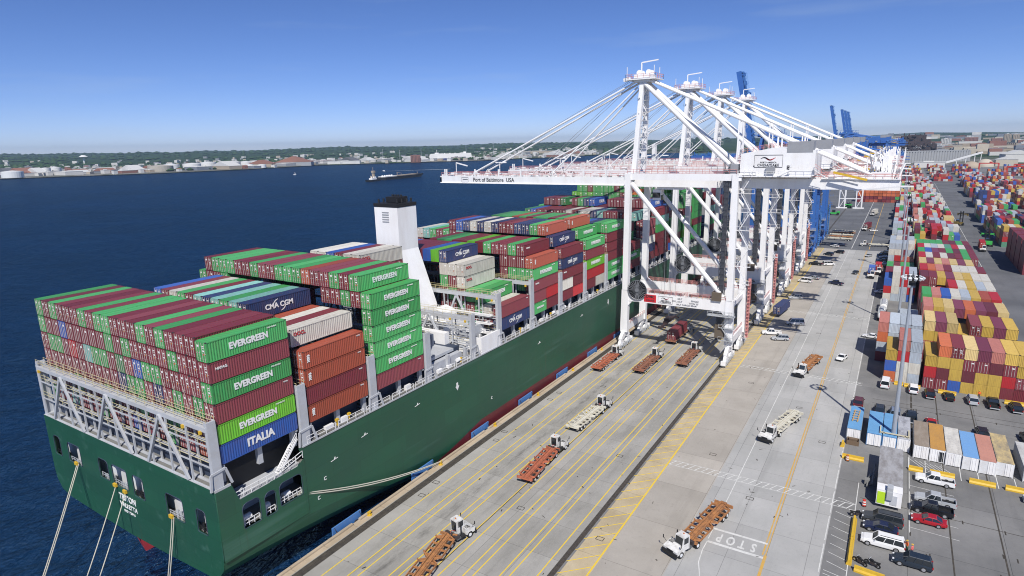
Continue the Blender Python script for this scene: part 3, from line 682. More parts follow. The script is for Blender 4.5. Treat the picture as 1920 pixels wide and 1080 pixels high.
def child(name, me, parent, loc, rot):
    o = bpy.data.objects.new(name, me); col.objects.link(o); o.parent = parent; o.location = loc; o.rotation_euler = rot; return o
def make_container(c):
    L, W, H, k = c['L'], c['W'], c['H'], c['k']
    o = empty('shipping_container', c['p'], c['rz'], label=c['label'], cat='shipping container', group=c['group'])
    bm_, dm = cmesh(L, W, H)
    b = child('body', bm_, o, (0,0,0), (0,0,0)); b.material_slots[0].link = 'OBJECT'; b.material_slots[0].material = cm(k)
    if c.get('doors', True):
        d = child('door_panel', dm, b, (0,0,0), (0,0,0)); d.material_slots[0].link = 'OBJECT'; d.material_slots[0].material = cm(k)
    lg = c.get('logo')
    X = W/2+.012
    def side(s, size, m=letw, y=0, z=H*.5, **kw): child('lettering', tmesh(s, size, m, **kw), b, (X, y, z), ROTX)
    if lg in ('EG','IT') and L < 8: side('EVERGREEN' if lg == 'EG' else 'ITALIA', .62, bold=.04); lg = None
    if lg == 'EG': side('EVERGREEN', 1.15, bold=.045, space=1.02, xs=.93)
    elif lg == 'IT': side('ITALIA', 1.5, bold=.04, xs=.95)
    elif lg == 'CMA':
        side('CMA CGM', 1.15, y=-.2, bold=.03, xs=.98); child('logo', swoosh_mesh(), b, (X,-.2,H*.5), ROTX)
    elif lg == 'OO': side('OOCL', .75, letr, y=-L*.36, z=H*.68, bold=.03)
    elif lg == 'vt':
        me = tmesh('tex', .85, letw, bold=.04); child('lettering', me, b, (X, -L*.42, H*.55), (0, R(90), 0))
    elif lg == 'sm': side('HAPAG', .5, y=-L*.36, z=H*.66, bold=.02)
    elif lg == 'hd': side('H', .8, y=L*.05, z=H*.6, bold=.05); 
    if c.get('code'): side('EISU 49'+c['code'], .26, y=L*.30, z=H-.42)
    if lg in ('vt','x'): side('TEMU', .28, y=L*.40, z=H-.45)
    return o
BOX = []      # every container: dict(frame, cell, p, L, W, H, k, label, group, logo)
def yl(n): return {1:'first',2:'second',3:'third',4:'fourth',5:'fifth',6:'sixth',7:'seventh',8:'eighth',9:'ninth',10:'tenth',11:'eleventh',12:'twelfth',13:'thirteenth',14:'fourteenth',15:'fifteenth',16:'sixteenth',17:'seventeenth',18:'eighteenth',19:'nineteenth',20:'twentieth'}[n]
SHIPCOL = 'MMMMMMGGGGgMmMRBNTW'
LOGO = {}
def logo_for(k, r):
    if k in 'GLg': return 'EG'
    if k == 'N': return 'CMA'
    if k == 'B': return 'IT'
    if k == 'R': return 'vt'
    if k == 'W': return 'OO'
    if k in 'Mm': return r.choice(['x', 'sm', 'x'])
    return None
def ship_bay(bi, cols, name, dz=0.0, c0base=0.0, halves=()):
    """cols: dict col index (0 = starboard) -> string of paints, top first"""
    r = random.Random(100+bi); b0 = BAYS[bi]
    hts = {c: len(s) for c, s in cols.items()}
    for c, s in cols.items():
        nt_ = len(s)
        for j, k in enumerate(s):
            t = nt_-1-j                                # tier from the bottom
            if k in '. ': continue
            z = ZB + t*TH + (c0base if c == 0 else dz)
            hid = (t < hts.get(c-1, 0)-0 and c > 0) and t < nt_-1
            front = True
            if bi > 0 and bi not in (4,):
                pass
            u = -c*CP - CP/2
            half = (c == 0 and (t in halves))
            for hf in ((0, 1) if half else (None,)):
                kk = k
                if hf == 1: kk = r.choice('MGBWr')
                LL = CL if hf is None else CL/2-.08
                v = b0 + (CL/2 if hf is None else (CL/4 if hf == 0 else 3*CL/4))
                loc = Vector((u, v, z)); cs, sn = math.cos(SA), math.sin(SA)
                P = SO + Vector((cs*u-sn*v, sn*u+cs*v, z))
                tierw = 'topmost' if j == 0 else 'bottom' if t == 0 else yl(j+1)+' from top'
                colw = 'quayside edge stack' if c == 0 else 'seaward edge stack' if c == 19 else yl(c+1)+' stack from quay'
                lab = f"{CN[kk]} container, {tierw} in {colw}, {name}" + ('' if hf is None else ', nearer' if hf == 0 else ', farther')
                BOX.append(dict(fr='s', cell=(bi, c, t), p=P, rz=SA, L=LL, W=CWD, H=CHT, k=kk, label=lab, group='containers stacked on the ship', logo=(logo_for(kk, r) if c == 0 or t >= hts.get(c-1, 0) else None) if not half or kk in 'GB' else None,
                    code=str(r.randint(10000,99999)) if kk in 'GL' else None, order=j))
def S_(s): return [x for x in s]
# bay 1 (aft): rows as seen from astern, port -> starboard; last character is the starboard edge stack
rows1 = ["GMGMMMGMGGMMMGMGMMMG", "GMMBMMMMMGMGMMMMGMMM", "MGGMrMTGGMgMBGGMMMMG", "MMMMMMMMMMNGGMNMGMGM", "MgMMGMMMGMMMGMMGGMML", "GMMTMMMGMMMBMMMGMMRB"]
b1 = {c: ''.join(r_[19-c] for r_ in rows1) for c in range(20)}
ship_bay(0, b1, 'sternmost bay', .35)
# bay 2
tops = {0:'RRMR', 1:'WMMMG', 2:'MMMMM', 3:'WMGMM', 4:'RMMGM', 5:'NMMMMM', 6:'TMGMMM', 7:'GMMMMM', 8:'TMMMMM', 9:'NMMMMM', 10:'TGMMMM', 11:'MMMMMM', 12:'GMMMMM', 13:'WMMMMM', 14:'MMMMMM', 15:'BMMMMM', 16:'MMMGM', 17:'GMMMM', 18:'MMMMM', 19:'MMGMM'}
ship_bay(1, tops, 'second bay from stern', .2)
r3 = ["MGGGMMGMMGGGRMMGMG", "MMGMGGMMGGMBGGMMGM", "GMGMMGMMGMGMMMGMGG", "MMGGMMGMMGMMMMGGGG"]
b3 = {c: ''.join(r_[18-c] for r_ in r3)+'MGM' for c in range(1, 19)}; b3[0] = 'GGGGGM'; b3[19] = 'GMMGMM'
ship_bay(2, b3, 'third bay from stern')
ship_bay(3, {7:'WMGMMGM', 8:'WMMMGMM', 9:'MMGMMMM', 10:'BMMGMMM', 11:'WGMMMMM', 12:'WMMMGMM', 13:'MMMMM', 14:'GMMMM', 15:'MMMMM', 16:'GMMMM', 17:'MMMMM', 18:'MMMMM', 19:'MMMMM'}, 'bay beside funnel')
f1 = {0:'MN', 1:'WM', 2:'GGM', 3:'GMM', 4:'WWMGM', 5:'WMGMM', 6:'NWGMMM', 7:'LMMMMM', 8:'BMNMMM', 9:'MMMMMM', 10:'MGMMMM', 11:'MMMMMM', 12:'MBMMMM'}
for c in range(13, 20): f1[c] = 'MMGMM' if c % 2 else 'GMMMM'
ship_bay(4, f1, 'bay just ahead of funnel')
f2 = {0:'RGMMG', 1:'MMGGMM', 2:'GMGMMM', 3:'MMMGMM', 4:'MMMNMM', 5:'GMMMMM', 6:'MGMMMM', 7:'LMMMMM', 8:'MMGMMM', 9:'MMMMMM', 10:'GMMMMM', 11:'gMMMMM', 12:'MMMMMM'}
for c in range(13, 20): f2[c] = 'MGMMM' if c % 2 else 'BGMMM'
ship_bay(5, f2, 'second bay ahead of funnel', halves=(0, 1))
f3 = {0:'MNMWM', 1:'NMGMMM', 2:'RMMMMMM', 3:'GMMMMMM', 4:'NMMMMMM', 5:'NMGMMMM', 6:'MMMMMMM', 7:'MMGMMMM', 8:'NGMMMMM', 9:'WMMMMMM', 10:'NMMMMMM', 11:'WMMMMMM', 12:'NTMMMMM', 13:'BTMMMMM', 14:'MMMMMMM', 15:'GMMMMM', 16:'MMMMMM', 17:'GMMMMM', 18:'TMMMMM', 19:'WMMMMM'}
ship_bay(6, f3, 'third bay ahead of funnel', halves=(0, 1))
f4 = {0:'GMLrM', 1:'GMMMMM', 2:'RMMMMMM', 3:'GMMMMMM', 4:'MMMMMMM', 5:'GMMMMMM', 6:'GMMMMMM', 7:'MMMMMMM', 8:'GMMMMMM', 9:'RMMMMMM', 10:'GMMMMMM', 11:'GMMMMMM', 12:'gMMMMMM', 13:'GMMMMM', 14:'MMMMMM', 15:'NMMMMM', 16:'MMMMMM', 17:'GMMMMM', 18:'MMMMMM', 19:'MMMMMM'}
ship_bay(7, f4, 'fourth bay ahead of funnel', halves=(0,))
f5 = {0:'GMMMGG', 1:'GMMMMM', 2:'NMMMMM', 3:'BMMMMM'}
r5 = random.Random(5)
for c in range(4, 20): f5[c] = ''.join(r5.choice(SHIPCOL) for _ in range(6 if c < 15 else 5))
ship_bay(8, f5, 'fifth bay ahead of funnel')
nm = {9:'sixth', 10:'seventh', 11:'eighth', 12:'ninth', 13:'tenth', 14:'eleventh', 15:'twelfth', 16:'thirteenth', 17:'fourteenth', 18:'fifteenth'}
for bi in range(9, 19):
    hgt = {9:5, 10:6, 11:7, 12:6, 13:8, 14:8, 15:6, 16:6, 17:5, 18:4}[bi]; d = {}
    for c in range(20):
        if BAYS[bi] > 250 and (c < 3 or c > 16): continue
        hh = hgt - (1 if c in (0, 19) else 0) - (1 if r5.random() < .12 else 0)
        pal = 'GGGGgMGMLG' if bi in (13, 14) else SHIPCOL
        d[c] = ''.join(r5.choice(pal) for _ in range(hh))
        if bi == 12 and c == 9: d[c] = 'T'+d[c][1:]
    ship_bay(bi, d, nm[bi]+' bay ahead of funnel')

# the yard: rows across the block, bays stepping away from the water
YL, YWD, YH, YP = 11.75, 2.34, 2.62, 2.40; YT = 2.66
def yard_row(bl, ri, x0, y0, cols, bname, r, L=YL):
    nsh = len(cols)
    for c, s in enumerate(cols):
        nt_ = len(s)
        for j, k in enumerate(s):
            if k in ' .': continue
            t = nt_-1-j
            tierw = 'topmost' if j == 0 else 'bottom' if t == 0 else yl(j+1)+' from top'
            lab = f"{CN[k]} container, {tierw}, {yl(min(c+1,20))} stack from left, {bname}"
            BOX.append(dict(fr='y', cell=((bl, ri), c, t), p=Vector((x0+c*YP+YP/2, y0+L/2, t*YT+.01)), rz=(0 if k in 'MmGR' and r.random() < .6 else math.pi), L=L, W=YWD, H=YH, k=k, label=lab, group='containers stacked in the yard', logo=None, order=j, xs=nsh))
ry = random.Random(77)
YC = 'MMMmPYYyWWAArrOSGRBYyAW'
yard_row(0, 0, 67.0, 166.4, ['YBO', 'SrWW', 'AAWA'], 'front row of narrow yard block', ry)
yard_row(0, 1, 64.7, 181.2, ['SOAM', 'AAWA', 'AAAM', 'AAWr'], 'second row of narrow yard block', ry)
yard_row(0, 2, 69.6, 209.0, ['AA', 'AA'], 'third row of narrow yard block', ry)
yard_row(1, 0, 74.9, 165.8, ['YrM', 'OYmM', 'MYYB', 'yMmY', 'PMYY', 'SmYY', 'YMrM', 'YYMM'], 'front row of wide yard block', ry)
yard_row(1, 1, 74.9, 187.6, ['yYRM', 'PYmM', 'yYSM', '.Yt'.replace('.', 'Y'), 'MOMM', 'YYPM', 'PmYM', 'YYMM'], 'second row of wide yard block', ry)
yard_row(1, 2, 74.9, 204.6, ['SSmM', 'YYMM', 'yYMM', 'PMtM', 'OOMY', 'PmYY', 'mMYM', 'yYYM'], 'third row of wide yard block', ry)
yard_row(1, 3, 74.9, 220.0, ['GMMM', 'SMMM', 'BAMM', 'WAAM', 'AWAM', 'YMRM', 'RMmM', 'rOMM'], 'fourth row of wide yard block', ry)
yard_row(1, 4, 74.9, 234.4, ['MM', 'YM', 'rMM', 'rMMM', 'WWAM', 'YYYM', 'AAMM', 'WAMM'], 'fifth row of wide yard block', ry)
yard_row(1, 5, 74.9, 248.6, ['mMMM', 'MmMM', 'YYSM', 'PMMM', 'yYMM', 'YPYM', 'WAYM', 'WWAM'], 'sixth row of wide yard block', ry)
yard_row(1, 6, 74.9, 262.6, ['rSMM', 'OtMM', 'SMMM', 'MmMM', 'WWMM', 'WWMM', 'WWMM', 'MMMM'], 'seventh row of wide yard block', ry)
yard_row(1, 7, 74.9, 276.6, ['yMMM', 'PMMM', 'yRMM', 'SrMM', 'yMMM', 'PMMM', 'yMMM', 'mMM'], 'eighth row of wide yard block', ry)
yard_row(1, 8, 74.9, 290.4, ['rMMM', 'WMMM', 'MMMM', 'WMMM', 'mMMM', 'MMMM', 'GGMM', 'MMMM'], 'ninth row of wide yard block', ry)
yard_row(1, 9, 74.9, 302.6, ['GMMM', 'BMMM', 'PMMM', 'MMMM', 'GMMM', 'mMMM', 'GGMM', 'MMMM'], 'tenth row of wide yard block', ry)
yard_row(1, 10, 74.9, 314.6, ['rMMM', 'WMMM', 'AMMM', 'WMMM', 'tMMM', 'rMMM', 'WMMM', 'mMMM'], 'eleventh row of wide yard block', ry)
yard_row(1, 11, 74.7, 326.6, ['GMMM', 'GMMM', 'GMMM', 'GMMM', 'MMMM', 'mMMM', 'GMMM', 'MMMM'], 'twelfth row of wide yard block', ry)
for i, (y0, cs_) in enumerate(((253,['BrW','WWWA','rrAA','AArB']), (266,['MMB','MWA','AAW','AWA']), (279,['MM','MM','AW','AW']), (293,['GM','MM','GM','GM']), (307,['M','A','RM','RM']), (321,['AWAW','AWrM','AMMM','WAWM']), (335,['AAWS','WArM','MMRR','AWRM']))):
    yard_row(0, 5+i, 64.4, y0, cs_, f'{yl(5+i)} row of narrow yard block', ry)
y = 349.0; i = 0
while y < 900:
    hcap = 3 if y > 600 else 4
    pal = 'WWAArrSMMWAyG' if y > 380 else YC
    if y > 365: yard_row(1, 20+i, 74.6+.012*(y-349)*0, y, [''.join(ry.choice(pal) for _ in range(ry.choice((hcap-2, hcap-1, hcap-1, hcap, hcap)))) for _ in range(8)], 'far part of wide yard block', ry)
    if y > 349 and ry.random() < .8: yard_row(0, 20+i, 64.6, y, [''.join(ry.choice(pal) for _ in range(ry.choice((1, 2, 3)))) for _ in range(4)], 'far part of narrow yard block', ry)
    y += 13.8; i += 1
blk = 2
for x0, ys, hh in ((112.2, (323, 336.5, 350, 363.5), 5), (113, (399.5, 413, 426.5, 440, 453.5), 4), (113, (502.6, 516, 530, 544), 4), (118.5, (600, 614, 628, 642), 5), (120, (700, 714, 728, 742, 756), 4), (124, (830, 845, 860, 875), 4),
        (147, (300, 314, 328, 410, 424, 438), 5), (147, (520, 534, 548, 562, 640, 654, 668), 4), (150, (760, 774, 788, 850, 864), 4), (182, (420, 434, 520, 534, 548, 640, 654, 668), 4), (182, (760, 774, 850, 864), 4), (216, (520, 534, 640, 654, 740, 754, 850, 864), 4), (250, (620, 634, 740, 754, 860), 4), (290, (740, 754, 860, 874), 4),
        (100, (930, 944, 958, 1010, 1024, 1090, 1104, 1180, 1194, 1250), 3), (70, (930, 944, 1010, 1024, 1090, 1104, 1180, 1194, 1250), 3), (130, (930, 944, 1000, 1014, 1080, 1094, 1160, 1174), 4), (160, (930, 944, 1000, 1014), 4), (192, (930, 944, 1060, 1074, 1160), 4), (225, (930, 1000, 1014, 1100, 1114), 4), (147, (600, 614, 700, 714), 4), (112.5, (458, 472), 4), (182, (300, 314, 328, 360, 374), 5), (216, (420, 434, 448), 4)):
    for q, yy in enumerate(ys):
        pal = 'MMMmrPM' if blk == 2 else 'MmrRWAAYOBSM' if yy > 760 else 'WAMYyRBMrNWG' if blk < 6 else YC
        cols = []
        for c in range(8):
            hgt = hh - (1 if ry.random() < .35 else 0) - (1 if ry.random() < .2 else 0)
            if ry.random() < .06: hgt = 1
            cols.append(''.join(ry.choice(pal) for _ in range(max(1, hgt))))
        if blk == 2: cols[0] = 'MMmMM'; cols[1] = 'WMmMA' if q == 0 else 'MMMMM'
        if blk == 3 and q == 0: cols[0] = 'YMrt'; cols[1] = 'WYRM'; cols[2] = 'YYMR'
        if blk == 4 and q == 0: cols[0] = 'AWBB'; cols[1] = 'RWRW'
        if blk == 5 and q == 0: cols[0] = 'NNNBN'; cols[1] = 'NBNNN'
        yard_row(blk, q, x0, yy, cols, 'blocks across truck lane', ry)
    blk += 1
# choose which are built one by one: exposed faces, size in view
occ = {(b['fr'],)+b['cell'] for b in BOX}
def exposed(b):
    (g_, c, t) = b['cell']; f = b['fr']
    top = (f, g_, c, t+1) not in occ
    side = (f, g_, c-1, t) not in occ or (f, g_, c+1, t) not in occ
    if f == 's':
        side = (f, g_, c-1, t) not in occ or c == 19
        front = g_ == 0 or (f, g_-1, c, t) not in occ
    else:
        bl, ri = g_; front = ri == 0 or (f, (bl, ri-1), c, t) not in occ or ri in (1,)
    return top, side, front
cand = []
sh, ch = math.cos(yaw), math.sin(yaw)
for b in BOX:
    top, side, front = exposed(b)
    if not (top or side or front): continue
    v = b['p']-CAM; dep = v.dot(_f)
    if dep < 5: continue
    px = v.dot(_r2)/dep*1165.2; py = v.dot(_u2)/dep*1165.2
    if abs(px) > 1000 or abs(py) > 580: b['out'] = True
    dx, dy, dz_ = abs(v.x), abs(v.y), abs(v.z); D3 = v.length**3
    area = (b['L']*b['W']*dz_*top + b['L']*b['H']*dx*side + b['W']*b['H']*dy*front)/D3
    b['area'] = 0 if b.get('out') else area; b['exp'] = (top, side, front); cand.append(b)
cand.sort(key=lambda b: -b['area'])
NIND = 312
for b in cand[:NIND]:
    b['doors'] = True; make_container(b)
# everything smaller: one body of far stacks each on ship and in yard
for fr, nm_ in (('s', 'distant_ship_containers'), ('y', 'distant_yard_containers')):
    keys = list(CC); mb = MB()
    for b in cand[NIND:]:
        if b['fr'] != fr: continue
        p = b['p']; L, W, H = b['L'], b['W'], b['H']; mi = keys.index(b['k'])
        mb.box((p.x, p.y, p.z+H/2), (W, L, H), mi, rz=b['rz'])
        D = (p-CAM).length
        if D < 420 and b['exp'][2]:
            yf = p.y - L/2; 
            if fr == 's' or b['rz'] == 0:
                for u in (-.78, -.28, .28, .78): mb.bb(p.x+u-.035, p.x+u+.035, yf-.05, yf+.02, p.z+.1, p.z+H-.1, len(keys))
                mb.bb(p.x+.2, p.x+.7, yf-.03, yf+.01, p.z+H-.75, p.z+H-.5, len(keys)+1)
            else:
                for i in range(8): u = -1.05+i*.3; mb.bb(p.x+u, p.x+u+.12, yf-.03, yf+.01, p.z+.15, p.z+H-.15, mi)
        if D < 330 and b['exp'][1] and fr == 's':
            n_ = 18
            for i in range(n_): yy = p.y-L/2+L*(i+.5)/n_; mb.bb(p.x+W/2-.01, p.x+W/2+.03, yy-.12, yy+.12, p.z+.15, p.z+H-.15, mi)
    o = mb.build(nm_, [cm(k) for k in keys]+[MATS['lock_bar_zinc'], letw])
    tag(o, 'far stacks of small mixed colour containers ' + ('farther forward on the ship' if fr == 's' else 'filling the rest of the yard'), 'containers', kind='stuff')

# ------------------------------------------------------------------ ship-to-shore cranes (local: x across the quay, y along it, z up)
XW, XL, YN, ZT = 3.0, 31.4, 7.5, 49.2
def logo_board(parent, x, y, z, wd, ht, house=True):
    o = MB(); fr = .12
    for a, b in (((x-wd/2,z-ht/2),(x+wd/2,z-ht/2)),((x+wd/2,z-ht/2),(x+wd/2,z+ht/2)),((x+wd/2,z+ht/2),(x-wd/2,z+ht/2)),((x-wd/2,z+ht/2),(x-wd/2,z-ht/2))):
        o.beam((a[0],y,a[1]),(b[0],y,b[1]),.03,fr if ht > 2 else .06)
    s_ = wd/8.0
    for dx, mi in ((0,0),(1.0,1)):      # two crossed wave strokes
        p = [(x-2.2*s_+dx*s_+i*.45*s_, z+.75*s_+.38*s_*math.sin(i*.75+dx*2)) for i in range(8)]
        for i in range(7): o.beam((p[i][0],y,p[i][1]),(p[i+1][0],y,p[i+1][1]),.03,(.10+.14*math.sin(math.pi*i/6))*s_*1.5,mi)
    b = o.build('logo_board', [letd, letr], parent)
    text('lettering', 'PORTS AMERICA', .62*s_, letd, b, (x,y-.01,z-.35*s_), ROTY, bold=.01)
    text('lettering', 'CHESAPEAKE', 1.05*s_, letd, b, (x,y-.01,z-1.15*s_), ROTY, bold=.015)
def zigzag(mb, x, y, z0, z1, wd=2.6, step=3.4, mi=0):
    z = z0; k = 0
    while z < z1-.5:
        a, b = (x-wd/2, x+wd/2) if k % 2 == 0 else (x+wd/2, x-wd/2)
        mb.beam((a,y,z),(b,y,z+step),.7,.14,mi); mb.rail([(a,y-.35,z),(b,y-.35,z+step)],1.0,1.3,.035,mi,1); mb.bb(x-wd/2-.7,x+wd/2+.7,y-.45,y+.45,z+step-.06,z+step,mi)
        mb.rail([(x-wd/2-.7,y-.45,z+step),(x+wd/2+.7,y-.45,z+step)],1.0,1.2,.035,mi,1); z += step; k += 1
def bogie_set(parent, x, yc, m, dirs):
    """eight-wheel bogie train under one corner"""
    b = MB(); b.prism([(yc-.9,5.0),(yc+.9,5.0),(yc+3.2,3.3),(yc+3.2,2.9),(yc+1.6,2.7),(yc,3.4),(yc-1.6,2.7),(yc-3.2,2.9),(yc-3.2,3.3)], x-.45, x+.45, 'x')
    for q in (-2.4, 2.4):
        b.prism([(yc+q-.5,2.9),(yc+q+.5,2.9),(yc+q+1.6,1.8),(yc+q+1.6,1.3),(yc+q+.7,1.2),(yc+q,1.7),(yc+q-.7,1.2),(yc+q-1.6,1.3),(yc+q-1.6,1.8)], x-.38, x+.38, 'x')
    b.bb(x-.6,x+.6,yc-5.2,yc-4.6,.8,1.9); b.bb(x-.6,x+.6,yc+4.6,yc+5.2,.8,1.9)
    o = b.build('bogie', m, parent)
    for q in (-2.4, 2.4):
        g_ = MB(); g_.box((x+.55,yc+q,1.5),(.35,.9,.5)); g_.tube((x+.6,yc+q-.9,1.3),(x+.6,yc+q-.3,1.3),.22,n=8); g_.build('drive_motor', steel, o)
        for d in (-1.9, -.65, .65, 1.9):
            w_ = MB(); w_.tube((x-.2,yc+q*1.0+d,.42),(x+.2,yc+q+d,.42),.42,n=12); w_.bb(x-.55,x-.3,yc+q+d-.32,yc+q+d+.32,.35,1.5); w_.bb(x+.3,x+.55,yc+q+d-.32,yc+q+d+.32,.35,1.5); w_.build('wheel', [MATS['galvanised_steel']], o)
def make_crane(kind='white', raised=False, blen=64.0, trolley_x=14.0, drop=6.0, signs=True):
    P = whitep if kind == 'white' else bluep; RL = redrail if kind == 'white' else mat('blue_rail', (.10,.26,.55), .5)
    o = empty('quay_crane')
    def B(): return MB()
    for xx, sx in ((XW, 1), (XL, -1)):
        for sy in (-1, 1):
            b = B(); y = sy*YN
            b.beam((xx+.2*sx,y,ZT),(xx,y,17),1.5,1.7,0,1.5,1.9, up=(0,1,0))
            b.beam((xx,y,17),(xx-.25*sx,y,6.6),1.9,1.7,0,2.0,1.5, up=(0,1,0))
            b.beam((xx-.25*sx,y,6.6),(xx-.25*sx,y,4.6),2.0,1.5,0, up=(0,1,0))
            b.prism([(xx-.5*sx, 18.6),(xx+2.3*sx,16.5),(xx+2.3*sx,14.2),(xx-.2*sx,11.2)], y-.55, y+.55, 'y')
            b.build('leg', P, o); bogie_set(o, xx-.3*sx, y, P, 1)
        b = B(); b.beam((xx-.25*sx,-YN,5.6),(xx-.25*sx,YN,5.6),1.2,1.9); b.build('sill_beam', P, o)
        b = B(); b.rail([(xx+.55,-YN+1,6.6),(xx+.55,YN-1,6.6)],1.0,1.5,.04); b.build('railing', RL, o)
    for sy in (-1, 1):
        y = sy*YN
        b = B(); b.bb(XW+.8, XL-.8, y-.65, y+.65, 13.9, 16.6); pb = b.build('portal_beam', P, o)
        b = B(); b.rail([(XW+1.2,y-.6,16.62),(XL-1,y-.6,16.62)],1.1,1.4,.045); b.rail([(XW+1.2,y+.6,16.62),(XL-1,y+.6,16.62)],1.1,1.4,.045); b.build('railing', RL, o)
        if sy < 0 and signs and kind == 'white':
            q = B(); q.bb(8.6,12.0,y-.72,y-.66,14.25,16.35); sg = q.build('sign', mat('sign_red', (.60,.02,.03), .5), pb)
            text('lettering','ZPMC',.95,letd,sg,(10.3,y-.74,15.75),ROTY,bold=.03); text('lettering','CRANE',.62,letd,sg,(10.3,y-.74,14.75),ROTY,bold=.02,space=1.2)
            logo_board(pb, 14.6, y-.70, 15.3, 4.0, 1.9)
            for s_, xx_, zz_ in (('50LT',18.6,16.0),('SINGLE',22.6,15.75),('SWL 65LT',17.9,15.25),('TWIN 20\'',22.3,15.05),('80LT CARGO BEAM',20.4,14.45)):
                text('lettering', s_, .62, mat('grey_lettering', (.16,.17,.20), .6), pb, (xx_,y-.68,zz_), ROTY, bold=.02)
        b = B(); b.bb(XW-.9, XL+1.2, y-.5, y+.5, ZT-1.7, ZT); b.build('tie_beam', P, o)
        b = B(); b.tube((XW+1.0,y,ZT-2.6),(XL-1.8,y,17.6),.62,n=12); b.beam((XL-3.2,y,18.6),(XL-.8,y,16.2),1.2,1.0); b.build('diagonal_brace', P, o)
        b = B(); b.rail([(XW,y-.5,ZT),(XL,y-.5,ZT)],1.1,1.6,.05); b.build('railing', RL, o)
    # cross beams between frames at the top
    for xx in (XW, XL):
        b = B(); b.beam((xx,-YN,ZT-.9),(xx,YN,ZT-.9),1.5,2.0); b.beam((xx,-YN,15.2),(xx,YN,15.2),.9,1.2); b.build('cross_beam', P, o)
    # girders
    GZ0, GZ1, GY = 45.7, 47.9, 3.6
    def girder_set(parent_, x0, x1, nm_, rot=None):
        g = empty(nm_); g.parent = parent_
        for sy in (-1, 1):
            b = B(); b.bb(x0,x1,sy*GY-.5,sy*GY+.5,GZ0 if x1 < 5 else GZ0-.25,GZ1); b.bb(x0,x1,sy*GY-.8,sy*GY+.8,GZ0-.06,GZ0+.05) if x1 < 5 else None; b.build('girder', P, g)
            b = B(); b.rail([(x0+.5,sy*(GY+.4),GZ1+.02),(x1-.5,sy*(GY+.4),GZ1+.02)],1.1,2.6,.035); b.rail([(x0+.5,sy*(GY-.5),GZ1+.02),(x1-.5,sy*(GY-.5),GZ1+.02)],1.1,2.6,.035); b.build('railing', RL, g)
        b = B(); x = x0+.6
        while x < x1: b.beam((x,-GY,GZ1+.2),(x,GY,GZ1+.2),.4,.5); x += 9.0
        b.beam((x0+.3,-GY-.5,GZ0+1),(x0+.3,GY+.5,GZ0+1),.6,1.6)
        b.build('cross_tie', P, g)
        b = B(); x = x0+2
        while x < x1-3: b.box((x, rng.uniform(-2.5,2.5), GZ1+.5),(rng.uniform(.6,2.2),rng.uniform(.5,1.5),rng.uniform(.4,1.0))); b.beam((x,-2.2,GZ1+.15),(x+3.6,2.2,GZ1+.15),.1,.1); x += 3.7
        for yy in (-1.5,-.9,.9,1.5): b.beam((x0,yy,GZ1+.45),(x1,yy,GZ1+.45),.06,.06)
        b.build('rope_gear', P, g)
        return g
    boom = girder_set(o, -blen, 1.6, 'boom')
    b = B()
    for x in (-62,-61.3,-41,-50,-33,-22,-12,-5):
      if x > -blen: b.bb(x-.2,x+.2,-GY-.5,-GY-.2,GZ1,GZ1+2.2)
    if blen > 60: b.beam((-58,-3,GZ1),(-58,-3,GZ1+4.2),.2); b.beam((-58,-3,GZ1+4.2),(-53.5,-3,GZ1+3.2),.3,.35); b.beam((-45,3,GZ1),(-45,3,GZ1+4),.2); b.beam((-46.5,3,GZ1+4),(-42.5,3,GZ1+4),.4,.35)
    for x in ((-50,-22) if blen > 60 else (-32,-15)):
        for sy in (-1,1): b.beam((x-1.4,sy*GY,GZ1-.2),(x,sy*GY,GZ1+1.6),.5,.5); b.beam((x+1.4,sy*GY,GZ1-.2),(x,sy*GY,GZ1+1.6),.5,.5)
    b.build('boom_fittings', P, boom)
    if kind == 'white':
        text('lettering','Port of Baltimore  USA',1.75,letd,boom,(-43.0,-GY-.53,46.75),ROTY,bold=.012,xs=.93)
        lb = B()
        for a, b_ in (((-55.2,46.0),(-52.6,46.0)),((-52.6,46.0),(-52.6,47.5)),((-52.6,47.5),(-55.2,47.5)),((-55.2,47.5),(-55.2,46.0))): lb.beam((a[0],-GY-.53,a[1]),(b_[0],-GY-.53,b_[1]),.03,.07)
        for i in range(4): lb.beam((-54.8+i*.5,-GY-.54,46.8+.15*(i%2)),(-54.3+i*.5,-GY-.54,46.9-.15*(i%2)),.03,.16)
        lb.build('logo_board', letd, boom)
    rear = girder_set(o, 1.8, 66.0, 'rear_girder')
    # mast
    AX, AZ = 4.4, (73.6 if kind == 'white' else 58.5); DZ = AZ-73.6
    for sy in (-1, 1):
        b = B(); b.beam((XW+.2,sy*GY,ZT-.4),(AX,sy*1.8,AZ),1.3,1.3,0,1.1,1.1, up=(0,1,0)); b.build('mast_leg', P, o)
    b = B(); zigzag(b, 4.2, 0, ZT, 72+DZ, 2.0, 3.2)
    for z in ((53,57,61,65,69) if kind == 'white' else (52, 55)): b.beam((4,-3.2,z),(4.2,3.2,z),.3,.3)
    b.build('mast_ladder', P, o)
    b = B(); b.bb(0.2,8.4,-3.4,3.4,73.6,73.85); b.bb(2.2,6.6,-2.6,2.6,73.0,75.0)
    for sy in (-1.2,1.2):
        for xx in (3.2,5.8): b.tube((xx,sy-.15,75.5),(xx,sy+.15,75.5),.75,n=12)
    b.beam((3.4,0,75),(3.4,0,78.2),.3); b.beam((3.4,0,78.2),(8.0,0,78.6),.25,.3); b.beam((-1.4,-.6,73.9),(.4,-.6,74.2),.8,.9)
    for xx,yy in ((0.5,-3.2),(8.0,-3.2),(7.4,3.0)): b.tube((xx,yy,73.8),(xx,yy,77),.1,n=5)
    b.build('mast_head', P, o, (0,0,DZ))
